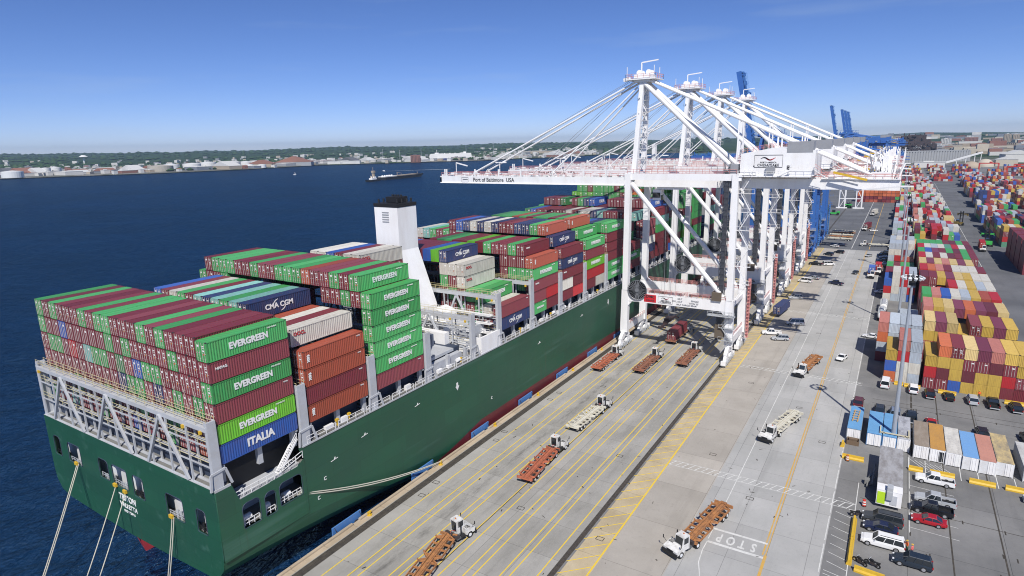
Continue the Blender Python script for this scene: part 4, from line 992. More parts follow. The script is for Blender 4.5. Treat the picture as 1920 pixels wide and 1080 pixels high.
    b = B(); b.rail([(.2,-3.4,73.9),(8.4,-3.4,73.9),(8.4,3.4,73.9),(.2,3.4,73.9),(.2,-3.4,73.9)],1.15,1.4,.045);  b.build('railing', RL, o, (0,0,DZ))
    for sy in (-1, 1):
        b = B(); b.tube((AX,sy*1.9,AZ-.4),(30.2,sy*GY,ZT+.6),.60,n=12); b.beam((29,sy*GY,ZT-.2),(31.6,sy*GY,ZT-.2),1.2,1.8); b.build('backstay_strut', P, o)
        b = B(); b.tube((AX+.6,sy*1.7,AZ+.4),(60.5,sy*GY,GZ1+.8),.36,n=10); b.build('rear_tie', P, o)
        for xx in (30.2, 39.6):
            t_ = (xx-AX)/(60.5-AX); zt = AZ+.4+(GZ1+.8-AZ-.4)*t_
            b = B(); b.beam((xx,sy*GY,GZ1),(xx,sy*(1.7+(GY-1.7)*t_),zt),.35,.35); b.build('post', P, o)
        if not raised:
            b = B(); b.tube((AX-1.4,sy*1.6,AZ-.2),(-50,sy*GY,GZ1+1.3),.27,n=8); b.build('forestay', P, o)
            b = B(); b.tube((AX-1.6,sy*1.3,AZ-1.8),(-22,sy*GY,GZ1+1.3),.22,n=8); b.build('forestay', P, o)
            b = B(); b.tube((AX-1.4,sy*.6,AZ+1.4),(-49,sy*1.4,GZ1+1.8),.06,n=5, caps=False); b.tube((AX-1.4,sy*.9,AZ+1.1),(-30,sy*1.4,GZ1+.8),.06,n=5, caps=False); b.build('hoist_rope', midgrey, o)
    # machinery house over the landside leg
    mh = empty('machinery_house'); mh.parent = o
    HX0, HX1 = 32.0, 48.6; HY = 7.2
    b = B(); b.prism([(HX0,48.8),(HX1,48.8),(HX1,54.6),(HX1-9,55.4),(HX0,54.0)], -HY, HY-.6, 'y'); b.build('house_wall', P, mh)
    b = B(); b.bb(HX0-.4,HX1-.6,-HY-1.0,HY+.6,48.5,48.78); b.build('house_floor', P, mh)
    b = B(); b.rail([(HX0-.4,-HY-1.25,48.8),(HX1-7,-HY-1.25,48.8)],1.1,1.6,.04); b.rail([(HX1-5,-HY-1.25,50.3),(HX1+.3,-HY-1.25,50.3)],1.1,1.6,.04)
    b.beam((HX1-7.6,-HY-1.0,48.7),(HX1-4.8,-HY-1.0,50.2),.6,.12); b.rail([(HX1-7.6,-HY-1.25,48.8),(HX1-4.8,-HY-1.25,50.3)],1.1,1.3,.04); b.build('railing', P, mh)
    b = B(); b.bb(HX1-6.2,HX1-.6,-HY-.06,-HY+4.5,54.2,56.7); b.bb(HX1-10.5,HX1-8.5,-HY-.9,-HY-.05,49.6,51.0); b.build('roof_louvre_box', midgrey, mh)
    for yy in (-HY+.2, HY-1):
        b = B(); b.rail([(HX0+.2,yy,54.0),(HX1-9,yy,55.4)],1.1,1.2,.05); b.build('railing', RL, mh)
    b = B(); b.bb(HX0+10.6,HX0+11.2,-HY-.05,-HY,50.2,51.2); b.bb(HX0+3,HX0+3.3,-HY-.05,-HY,50.9,51.2); b.bb(HX0+8,HX0+8.3,-HY-.05,-HY,50.9,51.2); b.build('vent', letd, mh)
    b = B(); b.bb(HX0-2.8,HX0-.5,-HY-.6,-HY+2.0,47.8,51.5); b.build('electrical_box', midgrey, mh)
    if kind == 'white': logo_board(mh, HX0+6.4, -HY-.03, 52.2, 6.4, 2.9)
    # rear walkways, bumpers, rear frame
    b = B(); b.bb(50,66,-GY-1.1,-GY-.3,GZ1+.02,GZ1+.12); b.beam((48.4,-7.6,50.3),(51.5,-6.6,48.1),.9,.14); b.bb(51,64,-GY-.55,-GY-.5,GZ0-.1,GZ1+.9); b.build('rear_walkway', P, o)
    b = B(); b.rail([(51,-GY-1.05,GZ1+.1),(66,-GY-1.05,GZ1+.1)],1.2,1.6,.04); b.build('railing', RL, o); b = B(); b.rail([(50,GY+.4,GZ1+.1),(66,GY+.4,GZ1+.1)],1.2,1.6,.04); b.build('railing', RL, o)
    b = B(); b.rail([(48.8,-7.8,50.3),(51.5,-6.8,48.1)],1.2,1.3,.05); b.build('railing', RL, o)
    b = B()
    for i in range(22):
        x = rng.uniform(58,66); b.beam((x,rng.uniform(-3.5,3.5),GZ1),(x+rng.uniform(-1.6,1.6),rng.uniform(-3.5,3.5),GZ1+rng.uniform(1.5,5.2)),.28,.28)
    b.bb(62,63.2,-1.2,1.2,GZ1,GZ1+5.0); b.bb(60,64,-2.8,2.8,GZ1+.3,GZ1+1.6); b.tube((61,-2.6,GZ1+3),(61,2.6,GZ1+3),.8,n=10); b.build('rear_sheave_frame', P, o)
    b = B(); b.beam((66,-6.2,46.6),(76 if False else 68.5,-6.2,46.6),.3,.3); b.beam((57,-4.2,45.4),(66,-6.2,46.5),.3,.3); b.beam((51.5,-GY-.6,48.6),(57.8,-GY-.6,46.9),.5,.35); b.build('rear_strut', P, o)
    b = B(); b.beam((52.5,-GY-2.7,49.6),(59.5,-GY-2.7,47.9),.35,.5); b.build('yellow_beam', yellowp, o)
    # operator cab and trolley
    tx = trolley_x
    tr = empty('trolley'); tr.parent = o
    b = B(); b.bb(tx-3.6,tx+3.6,-3.0,3.0,GZ0-1.0,GZ0-.2); b.bb(tx-3,tx+3,-2.9,2.9,GZ1+.05,GZ1+.5); b.build('trolley_frame', P, tr)
    b = B(); b.bb(tx-4.9,tx-2.6,-2.6,-.2,GZ0-4.0,GZ0-1.1); b.build('operator_cab', P, tr)
    b = B(); b.bb(tx-4.95,tx-2.7,-2.66,-.14,GZ0-3.3,GZ0-1.9); b.bb(tx-4.98,tx-2.55,-2.4,-.4,GZ0-4.05,GZ0-2.6); b.build('cab_window', glass, tr)
    b = B()
    for sx in (-1,1):
        for sy in (-1,1): b.tube((tx+sx*1.2,sy*2.2,GZ0-.6),(tx+sx*.8,sy*2.2,drop+1.5),.035,n=4,caps=False)
    b.build('hoist_rope', midgrey, tr)
    b = B(); b.bb(tx-.9,tx+.9,-1.6,1.6,drop+.7,drop+1.5); b.bb(tx-.25,tx+.25,-5.9,5.9,drop+.2,drop+.7); b.bb(tx-1.15,tx+1.15,-6.0,-5.7,drop,drop+.4); b.bb(tx-1.15,tx+1.15,5.7,6.0,drop,drop+.4); b.bb(tx-.6,tx+.6,-3.4,-2.6,drop+.2,drop+1.1); b.bb(tx-.6,tx+.6,2.6,3.4,drop+.2,drop+1.1); b.build('spreader', orangep if not (kind == 'white' and signs) else mat('spreader_dark', (.05,.03,.03), .6), tr)
    # cable reel, elevator, stairs on the near side
    cr_ = B(); cy = -YN-.9; cz = 17.3; cx = 6.6
    for i in range(28):
        a = 2*math.pi*i/28; cr_.beam((cx+.5*math.cos(a),cy,cz+.5*math.sin(a)),(cx+2.75*math.cos(a),cy,cz+2.75*math.sin(a)),.25,.06)
        a2 = 2*math.pi*(i+1)/28; cr_.beam((cx+2.75*math.cos(a),cy,cz+2.75*math.sin(a)),(cx+2.75*math.cos(a2),cy,cz+2.75*math.sin(a2)),.35,.07)
    cr_.tube((cx,cy-.3,cz),(cx,cy+.6,cz),.55,n=12); cr_.build('cable_reel', mat('reel_steel', (.18,.19,.21), .45), o)
    b = B(); b.tube((cx,cy+.22,cz),(cx,cy+.28,cz),2.6,n=28); b.build('reel_disc', black, o)
    b = B(); ex, ey = XL-2.4, -YN+.3
    for dx in (-.7,.7):
        for dy in (-.7,.7): b.beam((ex+dx,ey+dy,6),(ex+dx,ey+dy,52),.12)
    z = 6
    while z < 51: 
        b.beam((ex-.7,ey-.7,z),(ex+.7,ey-.7,z),.1); b.beam((ex-.7,ey-.7,z),(ex+.7,ey-.7,z+1.5),.08); b.beam((ex-.7,ey-.7,z),(ex-.7,ey+.7,z+1.5),.08); b.beam((ex+.7,ey-.7,z),(ex+.7,ey+.7,z+1.5),.08); z += 1.5
    b.bb(ex-.45,ex+.45,ey-.45,ey+.45,6,50)
    b.build('elevator_shaft', mat('dark_steel', (.07,.075,.09), .5), o)
    b = B(); b.bb(XL-3.2,XL-.9,-YN-1.3,-YN+.9,6.8,10.2); b.build('switch_cabinet', brownbox, o); b = B(); b.bb(XL-4.4,XL-2.0,-YN-1.2,-YN+.8,16.7,18.9); b.build('switch_cabinet', brownbox, o)
    b = B(); zigzag(b, XL+2.4, -YN+.4, 16.8, 46, 2.6, 4.6); b.build('stair_tower', P, o)
    b = B(); zigzag(b, XL-.2, -YN-1.4, 3.0, 13.5, 2.4, 3.4); b.bb(XL-5.0,XL+1.8,-YN-2.4,-YN-.9,12.9,13.05); b.rail([(XL-5,-YN-2.4,13),(XL+1.8,-YN-2.4,13)],1.1,1.2,.05); b.build('access_stair', steel, o)
    b = B()
    for z in range(3, 20):
        b.bb(XL+1.5,XL+2.2,YN-.7,YN+.2,z+.1,z+.22)
        for dx_ in (1.5, 2.15):
            for dy_ in (-.7, .15): b.bb(XL+dx_,XL+dx_+.08,YN+dy_,YN+dy_+.08,z,z+1)
        b.bb(XL+1.6,XL+2.1,YN-.2,YN-.12,z,z+1)
    b.build('festoon_ladder', RL, o)
    if raised:
        boom.rotation_euler = (0, R(0), 0)
    return o, boom, tr
c1, boom1, tr1 = make_crane('white', trolley_x=13.2, drop=6.6)
C1Y = 169.2
c1.location = (0, C1Y, 0)
tag(c1, 'nearest white quay crane, largest in view, spreader lowered onto a maroon truck load', 'crane', 'quay cranes')
def place_crane(src, y, label, dx=0, tdx=0, spr=None):
    c = copy_tree(src); c.location = (dx, y, 0); tag(c, label, 'crane', 'quay cranes')
    for ch in c.children:
        if ch.name.startswith('trolley') and tdx:
            ch.location.x += tdx
    return c
c2, boom2, tr2 = make_crane('white', trolley_x=-12, drop=39.6, signs=False)
c2.location = (0, 211.8, 0); tag(c2, 'second white quay crane from the viewer, just behind the nearest one', 'crane', 'quay cranes')
place_crane(c2, 253.6, 'third white quay crane from the viewer', tdx=20)
place_crane(c2, 296.0, 'fourth white quay crane, last white one before the blue cranes', tdx=-8)
# blue cranes: booms raised
def raise_boom(c, ang):
    for ch in list(c.children):
        if ch.name.startswith('boom'):
            piv = Vector((1.0, 0, 47.0)); rot = Matrix.Translation(piv) @ Matrix.Rotation(R(ang), 4, 'Y') @ Matrix.Translation(-piv)
            ch.matrix_local = rot
b1_, bb1, bt1 = make_crane('blue', raised=True, blen=43.0, trolley_x=20, drop=38, signs=False)
b1_.location = (0, 342, 0); raise_boom(b1_, 78); tag(b1_, 'nearest blue quay crane with its boom raised, behind the white cranes', 'crane', 'quay cranes')
for y, lb in ((386, 'second blue quay crane standing right behind the first'), (800, 'far blue quay crane, its raised boom apart from the next three'), (935, 'first of three far blue cranes with raised booms close together'), (985, 'middle of three far blue cranes with raised booms close together'), (1035, 'farthest of three far blue cranes with raised booms close together')):
    c = place_crane(b1_, y, lb)
    if y == 386:                                     # this one has its boom down
        for ch in c.children:
            if ch.name.startswith('boom'): ch.matrix_local = Matrix.Identity(4)

# ------------------------------------------------------------------ road vehicles (local: front towards +y)
CARP = dict(white=(.80,.80,.79), silver=(.42,.44,.46), black=(.012,.013,.016), darkgrey=(.05,.055,.06), navy=(.015,.022,.06), red=(.38,.012,.02), blueblack=(.02,.03,.045), blue=(.06,.12,.28), steelblue=(.16,.22,.32), maroon=(.10,.02,.03), pink=(.55,.08,.12))
for k, c in CARP.items(): mat('car_paint_'+k, c, rough=.25, nscale=.5, namt=.1, spec=.6)
hub = mat('wheel_rim_alloy', (.55,.56,.58), .3, .6); lampw = mat('headlight_glass', (.75,.77,.78), .15); lampr = mat('tail_light_red', (.40,.01,.01), .3)
VPROTO = {}
def loft(mb, st, mi=0):
    """stations (y, half width bottom, half width top, z bottom, z top)"""
    base = len(mb.v)
    for y, wb, wt, zb, zt in st:
        mb.v += [(-wb*.93,y,zb),(-wb,y,zb+.12),(-wb,y,zb+(zt-zb)*.62),(-wt,y,zt-.05),(-wt*.86,y,zt),(wt*.86,y,zt),(wt,y,zt-.05),(wb,y,zb+(zt-zb)*.62),(wb,y,zb+.12),(wb*.93,y,zb)]
    n = 10
    for k in range(len(st)-1):
        for i in range(n):
            a = base+k*n+i; b = base+k*n+(i+1)%n; mb.f.append((a, b, b+n, a+n)); mb.m.append(mi)
    mb.f.append(tuple(range(base+n-1, base-1, -1))); mb.m.append(mi); e = base+(len(st)-1)*n; mb.f.append(tuple(range(e, e+n))); mb.m.append(mi)
def make_vehicle(kind, paint):
    dims = dict(sedan=(4.6,.90,1.42), suv=(4.75,.94,1.78), longsuv=(5.5,.98,1.90), pickup=(5.6,.98,1.86), van=(5.2,.96,2.05))
    L, hw, H = dims[kind]; e = empty(kind if kind != 'longsuv' else 'suv'); P = MATS['car_paint_'+paint]; h = L/2
    belt = {'sedan':.94,'suv':1.08,'longsuv':1.16,'pickup':1.14,'van':1.15}[kind]; hood = belt-.02
    b = MB()
    if kind == 'pickup':
        loft(b, [(-h,hw*.93,hw*.92,.42,belt-.04),(-h+.12,hw,hw*.95,.36,belt-.02),(-.35,hw,hw*.95,.30,belt-.02)])
        b = MB(); loft(b, [(-h+1.95,hw,hw*.95,.30,belt),(-.1,hw,hw*.95,.30,belt),(h-1.5,hw,hw*.96,.30,hood),(h-.35,hw*.97,hw*.90,.32,hood-.10),(h-.04,hw*.88,hw*.80,.40,hood-.26)])
        for s in (-1,1): b.bb(s*(hw-.14),s*hw,-h+.05,-h+1.96,.40,belt-.02)
        b.bb(-hw+.1,hw-.1,-h,-h+.1,.42,belt-.04); b.bb(-hw+.12,hw-.12,-h+.1,-h+1.96,.40,.62)
    else:
        loft(b, [(-h,hw*.86,hw*.80,.42,belt-.14),(-h+.15,hw*.96,hw*.9,.34,belt-.03),(-h+.9,hw,hw*.94,.28,belt),(0,hw,hw*.95,.26,belt),(h-1.35,hw,hw*.95,.28,hood),(h-.4,hw*.96,hw*.88,.32,hood-(.16 if kind != 'van' else .3)),(h-.03,hw*.84,hw*.74,.40,hood-.36)])
    body = b.build('body', P, e)
    gy0, gy1, ty0, ty1 = dict(sedan=(-h+.55,h-1.35,-h+1.35,h-2.15), suv=(-h+.1,h-1.3,-h+.38,h-1.95), longsuv=(-h+.08,h-1.45,-h+.30,h-2.1), pickup=(-h+1.98,h-1.45,-h+2.2,h-2.15), van=(-h+.06,h-.75,-h+.2,h-1.5))[kind]
    gw = hw*.93; tw = hw*.76
    b = MB(); b.add([(-gw,gy0,belt-.03),(gw,gy0,belt-.03),(gw,gy1,belt-.03),(-gw,gy1,belt-.03),(-tw,ty0,H-.06),(tw,ty0,H-.06),(tw,ty1,H-.06),(-tw,ty1,H-.06)], [(3,2,1,0),(4,5,6,7),(0,1,5,4),(1,2,6,5),(2,3,7,6),(3,0,4,7)]); b.build('windows', glass, e)
    b = MB(); b.add([(-tw-.02,ty0-.03,H-.075),(tw+.02,ty0-.03,H-.075),(tw+.02,ty1+.03,H-.075),(-tw-.02,ty1+.03,H-.075),(-tw*.93,ty0+.1,H),(tw*.93,ty0+.1,H),(tw*.93,ty1-.08,H),(-tw*.93,ty1-.08,H)], [(3,2,1,0),(4,5,6,7),(0,1,5,4),(1,2,6,5),(2,3,7,6),(3,0,4,7)])
    for s in (-1,1):
        for a, c in (((gy0,ty0)),((gy1,ty1))): b.beam((s*(gw+.005),a,belt-.03),(s*(tw+.015),c,H-.05),.07,.09)
        nmid = {'sedan':1,'suv':2,'longsuv':2,'pickup':1,'van':2}[kind]
        for q in range(1, nmid+1):
            t = q/(nmid+1); b.beam((s*(gw+.005),gy0+(gy1-gy0)*(t*.9+.05),belt-.03),(s*(tw+.015),ty0+(ty1-ty0)*t,H-.05),.09,.06)
    b.build('roof', P, e)
    for y in (h-.92, -h+(1.05 if kind != 'pickup' else 1.15)):
        for s in (-1,1):
            w_ = MB(); r_ = .34 if kind == 'sedan' else .39; w_.tube((s*(hw-.22),y,r_),(s*(hw+.01),y,r_),r_,n=16); o = w_.build('wheel', rubber, e)
            w_ = MB(); w_.tube((s*(hw-.02),y,r_),(s*(hw+.025),y,r_),r_*.62,n=12); w_.build('rim', hub, o)
    for s in (-1,1):
        b = MB(); b.box((s*hw*.66,h-.16,hood-.30),(.28,.22,.12)); b.build('headlight', lampw, e)
        b = MB(); b.box((s*hw*.84,-h+.03,belt-.22),(.16,.14,.30)); b.build('tail_light', lampr, e)
        b = MB(); b.box((s*(hw+.1),gy1-.35,belt+.06),(.2,.1,.14)); b.build('mirror', P, e)
    b = MB(); b.bb(-hw*.86,hw*.86,-h-.04,-h+.1,.36,.56); b.bb(-hw*.80,hw*.80,h-.12,h+.02,.34,.52); b.build('bumper', black if kind == 'sedan' else steel, e)
    if kind == 'pickup': b = MB(); b.bb(-hw+.15,hw-.15,-h+.12,-h+1.94,.62,.66); b.build('bed_liner', black, e)
    if kind == 'longsuv':
        b = MB()
        for s in (-1,1): b.beam((s*tw*.85,ty0+.2,H+.06),(s*tw*.85,ty1-.3,H+.06),.05,.05)
        b.build('roof_rack', black, e)
    return e
def vehicle(kind, paint, x, y, ang, label, group=None):
    """ang: heading of the front, degrees from +x"""
    if kind in VPROTO:
        src = VPROTO[kind]; e = copy_tree(src); P = MATS['car_paint_'+paint]
        for ch in e.children:
            if ch.name.split('.')[0] in ('body', 'roof', 'mirror'): ch.material_slots[0].link = 'OBJECT'; ch.material_slots[0].material = P
    else: e = make_vehicle(kind, paint); VPROTO[kind] = e
    e.location = (x, y, .006); e.rotation_euler[2] = R(ang-90)
    cat = {'sedan':'car','suv':'car','longsuv':'car','pickup':'pickup truck','van':'van'}[kind]
    return tag(e, label, cat, group)
PK = 'cars parked beside the office trailer'
vehicle('longsuv','darkgrey',68.7,100.9,180,'dark grey long estate off-roader parked right beside the office trailer',PK)
vehicle('sedan','navy',68.5,98.5,180,'navy blue saloon parked between the grey and the white off-roaders',PK)
vehicle('longsuv','white',68.9,94.6,180,'white long off-roader with its tailgate open, two people behind it',PK)
vehicle('suv','blueblack',72.5,91.7,180,'blue-black off-roader nearest the viewer in the car park',PK)
vehicle('sedan','red',74.7,104.1,180,'red saloon parked beside the black pickup',PK)
vehicle('pickup','black',75.2,107.6,180,'black pickup parked between red saloon and silver pickup',PK)
vehicle('pickup','silver',75.7,110.8,180,'silver pickup parked behind the black pickup',PK)
vehicle('pickup','white',75.9,117.9,180,'white pickup parked along the yellow kerb blocks',PK)
vehicle('suv','steelblue',90.1,118.4,180,'pale blue off-roader cut by the right edge',PK)
PB = 'cars parked in front of the container stacks'
vehicle('suv','white',73.2,161.9,90,'white car nearest the narrow container block, beside the black one',PB)
vehicle('suv','black',76.3,160.4,92,'black off-roader parked second from left before the stacks',PB)
vehicle('sedan','black',79.9,160.9,94,'black saloon third from left before the stacks',PB)
vehicle('suv','silver',84.1,160.8,93,'silver hatchback between black cars before the stacks',PB)
vehicle('pickup','black',87.7,160.6,92,'black pickup fifth from left before the stacks',PB)
vehicle('suv','black',91.5,160.0,94,'black off-roader at the right end of the row before the stacks',PB)
vehicle('van','white',67.6,162.7,88,'white van parked at the front corner of the narrow container block','vans')
PC = 'cars parked behind the tool containers'
vehicle('suv','blueblack',67.0,145.6,90,'dark car behind the light blue tool containers',PC)
vehicle('suv','steelblue',69.8,145.4,90,'grey-blue car behind the blue container, left of dark pickup',PC)
vehicle('pickup','blueblack',72.7,144.6,90,'dark pickup behind the streaked grey container',PC)
vehicle('sedan','red',76.1,143.5,90,'red car parked behind the brown-roofed container',PC)
vehicle('suv','black',84.3,142.6,92,'black off-roader behind the salmon-roofed container',PC)
vehicle('pickup','black',91.6,143.4,96,'black pickup near the right edge behind the grey container',PC)
vehicle('suv','maroon',62.9,147.9,90,'dark maroon vehicle behind the first blue container',PC)
AP = 'vehicles on the apron beside the cranes'
vehicle('pickup','white',37.4,192.6,197,'white pickup on the apron beside a silver car',AP)
vehicle('suv','silver',40.5,188.0,200,'silver off-roader on the apron beside the white pickup',AP)
vehicle('van','white',42.0,206.5,198,'white passenger van near the shaded blue container',AP)
vehicle('suv','silver',37.4,241.2,205,'silver car alone beside the second crane',AP)
vehicle('van','white',36.9,271.6,170,'white van beside a grey saloon near third crane',AP)
vehicle('sedan','silver',39.2,279.6,150,'grey saloon behind the white van near third crane',AP)
vehicle('pickup','navy',48.0,272.4,152,'dark blue pickup with red load on the roadway',AP)
vehicle('pickup','black',36.3,311.6,173,'black pickup parked in front of the fourth crane',AP)
vehicle('van','white',41.6,313.2,30,'small white van beside the black pickup near fourth crane',AP)
vehicle('suv','blueblack',39.0,340.2,154,'dark off-roader in crane shadow, nearer of two',AP)
vehicle('suv','black',43.0,348.4,164,'black off-roader in crane shadow, farther of two',AP)
vehicle('sedan','white',39.4,367.5,150,'white car at the end of the pale concrete, nearer of two',AP)
vehicle('sedan','silver',41.6,374.2,160,'silver car at the end of the pale concrete, farther of two',AP)
RD = 'cars driving on the roadway'
vehicle('sedan','white',57.3,178.0,255,'white car driving towards the viewer on the roadway',RD)
vehicle('sedan','darkgrey',53.3,298.0,258,'dark grey car driving on the orange line',RD)
vehicle('sedan','silver',56.2,343.8,250,'small silver car far along the roadway',RD)
vehicle('sedan','white',54.7,438.2,20,'white car crossing the dark asphalt',RD)
vehicle('sedan','white',63.0,202.0,172,'white limousine-like car beside the narrow container block',RD)
vehicle('sedan','white',63.7,264.0,200,'white car at the roadway edge beside the tank trailers',RD)
for i in range(7):
    vehicle(('suv','sedan','pickup')[i%3], ('black','silver','blueblack','darkgrey','white','black','darkgrey')[i], 62.9, 318+i*6.2, 178, yl(i+1)+' car of the line parked at the edge of the narrow container block', 'cars lined up at the yard edge')
for i, (x, y, lb) in enumerate(((56.6,96.2,None),)): pass
# ------------------------------------------------------------------ yard tractors and container trailers
def make_tractor():
    e = empty('yard_tractor'); W_ = MATS['tractor_white']
    b = MB(); b.bb(-.45,.45,-2.7,2.6,.62,.92); b.bb(-1.15,1.15,-.6,.3,.7,.95); b.bb(-.8,.8,-2.3,-1.2,.92,1.05); b.build('frame', mat('tractor_grey', (.12,.13,.14), .6), e)
    b = MB(); b.prism([(.15,.95),(1.75,.95),(1.60,2.1),(1.42,3.05),(.15,3.05)], -1.2, .28, 'x'); c_ = b.build('cab', W_, e)
    b = MB(); b.add([(-1.08,1.70,1.95),(.16,1.70,1.95),(.16,1.50,2.92),(-1.08,1.50,2.92)], [(0,1,2,3)]); b.add([(-1.08,1.66,1.95),(.16,1.66,1.95),(.16,1.46,2.92),(-1.08,1.46,2.92)], [(3,2,1,0)])
    b.bb(-1.215,-1.19,.42,1.35,1.95,2.85); b.bb(.27,.295,.42,1.35,1.95,2.85); b.bb(-1.0,.1,.125,.16,1.3,2.85); b.build('window', glass, c_)
    b = MB(); b.prism([(1.2,.75),(2.9,.7),(2.95,1.35),(1.7,1.75),(1.2,1.75)], -1.22, 1.22, 'x'); b.build('hood', W_, e)
    b = MB(); b.bb(-1.3,1.3,2.85,3.1,.45,1.05); b.build('bumper', black, e)
    b = MB(); b.bb(-.55,.55,2.93,2.985,1.0,1.32)
    for i in range(4): b.bb(.35,1.1,1.35+i*.18,1.43+i*.18,1.75,1.78)
    b.build('grille', black, e)
    b = MB(); b.bb(-1.2,.28,-1.0,-.55,.95,1.5); b.bb(.5,1.2,-.9,-.1,.95,1.35); b.build('battery_box', castm, e)
    b = MB(); b.path([(-.2,.1,1.4),(-.3,-.5,1.7),(-.1,-1.1,1.2)],.04,5); b.build('hose', mat('hose_red', (.4,.03,.02), .5), e)
    b = MB(); b.tube((-.5,.6,3.05),(-.5,.6,3.2),.1,n=8); b.build('beacon', orangep, e)
    b = MB(); b.tube((.75,.5,.95),(.75,.5,3.0),.1,n=8); b.tube((1.0,.2,.9),(1.0,.9,.9),.3,n=10); b.build('exhaust', rubber, e)
    for s in (-1,1):
        b = MB(); b.beam((s*1.25,2.2,1.6),(s*1.55,2.5,2.3),.05); b.box((s*1.6,2.5,2.4),(.1,.1,.5)); b.build('mirror', black, e)
        w_ = MB(); w_.tube((s*.85,1.9,.52),(s*1.22,1.9,.52),.52,n=16); o = w_.build('wheel', rubber, e); w_ = MB(); w_.tube((s*1.2,1.9,.52),(s*1.25,1.9,.52),.28,n=10); w_.build('rim', lampw, o)
        w_ = MB(); w_.tube((s*.62,-1.75,.52),(s*1.24,-1.75,.52),.52,n=16); o = w_.build('wheel', rubber, e); w_ = MB(); w_.tube((s*1.22,-1.75,.52),(s*1.27,-1.75,.52),.28,n=10); w_.build('rim', lampw, o)
    return e
def make_trailer(m, m2):
    e = empty('container_trailer')
    b = MB()
    for s in (-1,1): b.beam((s*.42,-6.0,1.25),(s*.42,6.0,1.25),.2,.42); 
    b.bb(-.22,.22,-5.9,5.9,1.32,1.38); b.build('spine', m, e)
    for y0, y1 in ((-5.6,-.5),(.35,5.1)):
        b = MB()
        for s in (-1,1):
            b.beam((s*1.42,y0+.5,1.25),(s*1.42,y1-.3,1.25),.14,.3); b.beam((s*.55,y0-.2,1.25),(s*1.42,y0+.5,1.25),.16,.3); b.beam((s*.55,y1+.3,1.25),(s*1.42,y1-.3,1.25),.16,.3)
            pass
            for q in (0,.34,.66,1): 
                yy = y0+.5+(y1-y0-.8)*q; b.beam((s*.5,yy,1.22),(s*1.42,yy,1.22),.16,.26)
            for yy in (y0+.6,y1-.4): b.beam((s*1.45,yy,1.3),(s*1.56,yy,1.6),.3,.05)
        b.build('side_frame', m, e)
    b = MB(); b.bb(-1.5,1.5,-6.25,-6.0,1.0,1.45); b.bb(-1.4,1.4,5.8,6.05,1.05,1.45); b.bb(-.5,.5,-6.3,-5.9,1.42,1.6); b.build('end_beam', m2, e)
    b = MB()
    for y in (-4.6,-3.3): b.tube((-1.1,y,.5),(1.1,y,.5),.09,n=6)
    b.bb(-.7,.7,-4.9,-3.0,.75,1.05)
    for s in (-1,1): b.beam((s*.8,2.6,.25),(s*.8,2.6,1.1),.14)
    b.build('suspension', castm, e)
    for y in (-4.6,-3.3):
        for s in (-1,1):
            w_ = MB(); w_.tube((s*.72,y,.5),(s*1.3,y,.5),.5,n=14); o = w_.build('wheel', rubber, e); w_ = MB(); w_.tube((s*1.28,y,.5),(s*1.33,y,.5),.25,n=10); w_.build('rim', lampw, o)
    return e
rustO = mat('rusty_orange_trailer_paint', (.46,.20,.07), .75, nscale=1.6, ncol=(.13,.07,.045), namt=1); redO = mat('red_orange_trailer_paint', (.50,.14,.07), .75, nscale=1.6, ncol=(.17,.08,.05), namt=1)
ivory = mat('ivory_trailer_paint', (.66,.64,.54), .6, nscale=1.2, ncol=(.4,.3,.15), namt=.5); brownO = mat('brown_red_trailer_paint', (.33,.13,.075), .75, nscale=1.6, ncol=(.11,.07,.05), namt=1)
mat('tractor_white', (.72,.72,.70), .5, nscale=1.4, ncol=(.28,.24,.19), namt=.7)
tp = make_tractor(); TR_USED = [False]; LP = {}
def rig(x, y, ang, m, key, tl, cl, tdev=0):
    """tractor and trailer; (x,y) = trailer centre, ang = heading of the front in degrees from +x"""
    a = R(ang-90); fx, fy = -math.sin(a), math.cos(a)
    if key in LP: t = copy_tree(LP[key])
    else: t = make_trailer(m, m); LP[key] = t
    t.location = (x, y, .01); t.rotation_euler[2] = a; tag(t, cl, 'trailer', 'container trailers')
    if tl:
        c = tp if not TR_USED[0] else copy_tree(tp); TR_USED[0] = True
        a2 = R(ang+tdev-90); px, py = x+fx*5.0, y+fy*5.0; c.location = (px-math.sin(a2)*1.75, py+math.cos(a2)*1.75, .01); c.rotation_euler[2] = a2
        tag(c, tl, 'yard tractor', 'white yard tractors')
    return t
rig(14.9,58.4,101,rustO,'r','white yard tractor nearest the viewer in the crane lane','long rusty orange trailer nearest the viewer, cut by the bottom edge',-24)
rig(15.1,89.6,94,redO,'d','white yard tractor pulling the red-orange trailer in mid lane','red-orange trailer between the rusty one and the ivory one',-6)
rig(14.3,111.6,86,ivory,'i','white yard tractor pulling the ivory trailer in the crane lane','ivory trailer in the crane lane',3)
rig(4.1,145.2,90,redO,'d','white yard tractor at the foot of the waterside crane leg','red-orange trailer beside the waterside crane rail',0)
rig(14.2,148.6,89,brownO,'b','white yard tractor heading under the crane beam','brown-orange trailer in the middle lane just before the crane',2)
rig(22.2,158.3,90,brownO,'b','white yard tractor beside the crane\'s landside shadow','dark rusty trailer beside the crane\'s landside leg',0)
rig(14.0,175.2,90,brownO,'b','white yard tractor hauling two maroon containers under the crane','trailer loaded with two maroon containers under the crane',0)
rig(46.0,86.2,259.5,rustO,'r','white yard tractor nearest the viewer on the grey roadway','rusty orange trailer next to the STOP lettering',-12)
rig(50.6,128.6,257,ivory,'i','white yard tractor with ivory trailer on the roadway','ivory trailer on the grey roadway',0)
rig(50.7,168.2,261,rustO,'r','white yard tractor with orange trailer beyond the ivory one','rusty orange trailer farther along the roadway',0)
rig(60.4,377.5,183,ivory,'i','white yard tractor crossing at the end of the pale concrete','ivory trailer crossing sideways far along the roadway',0)
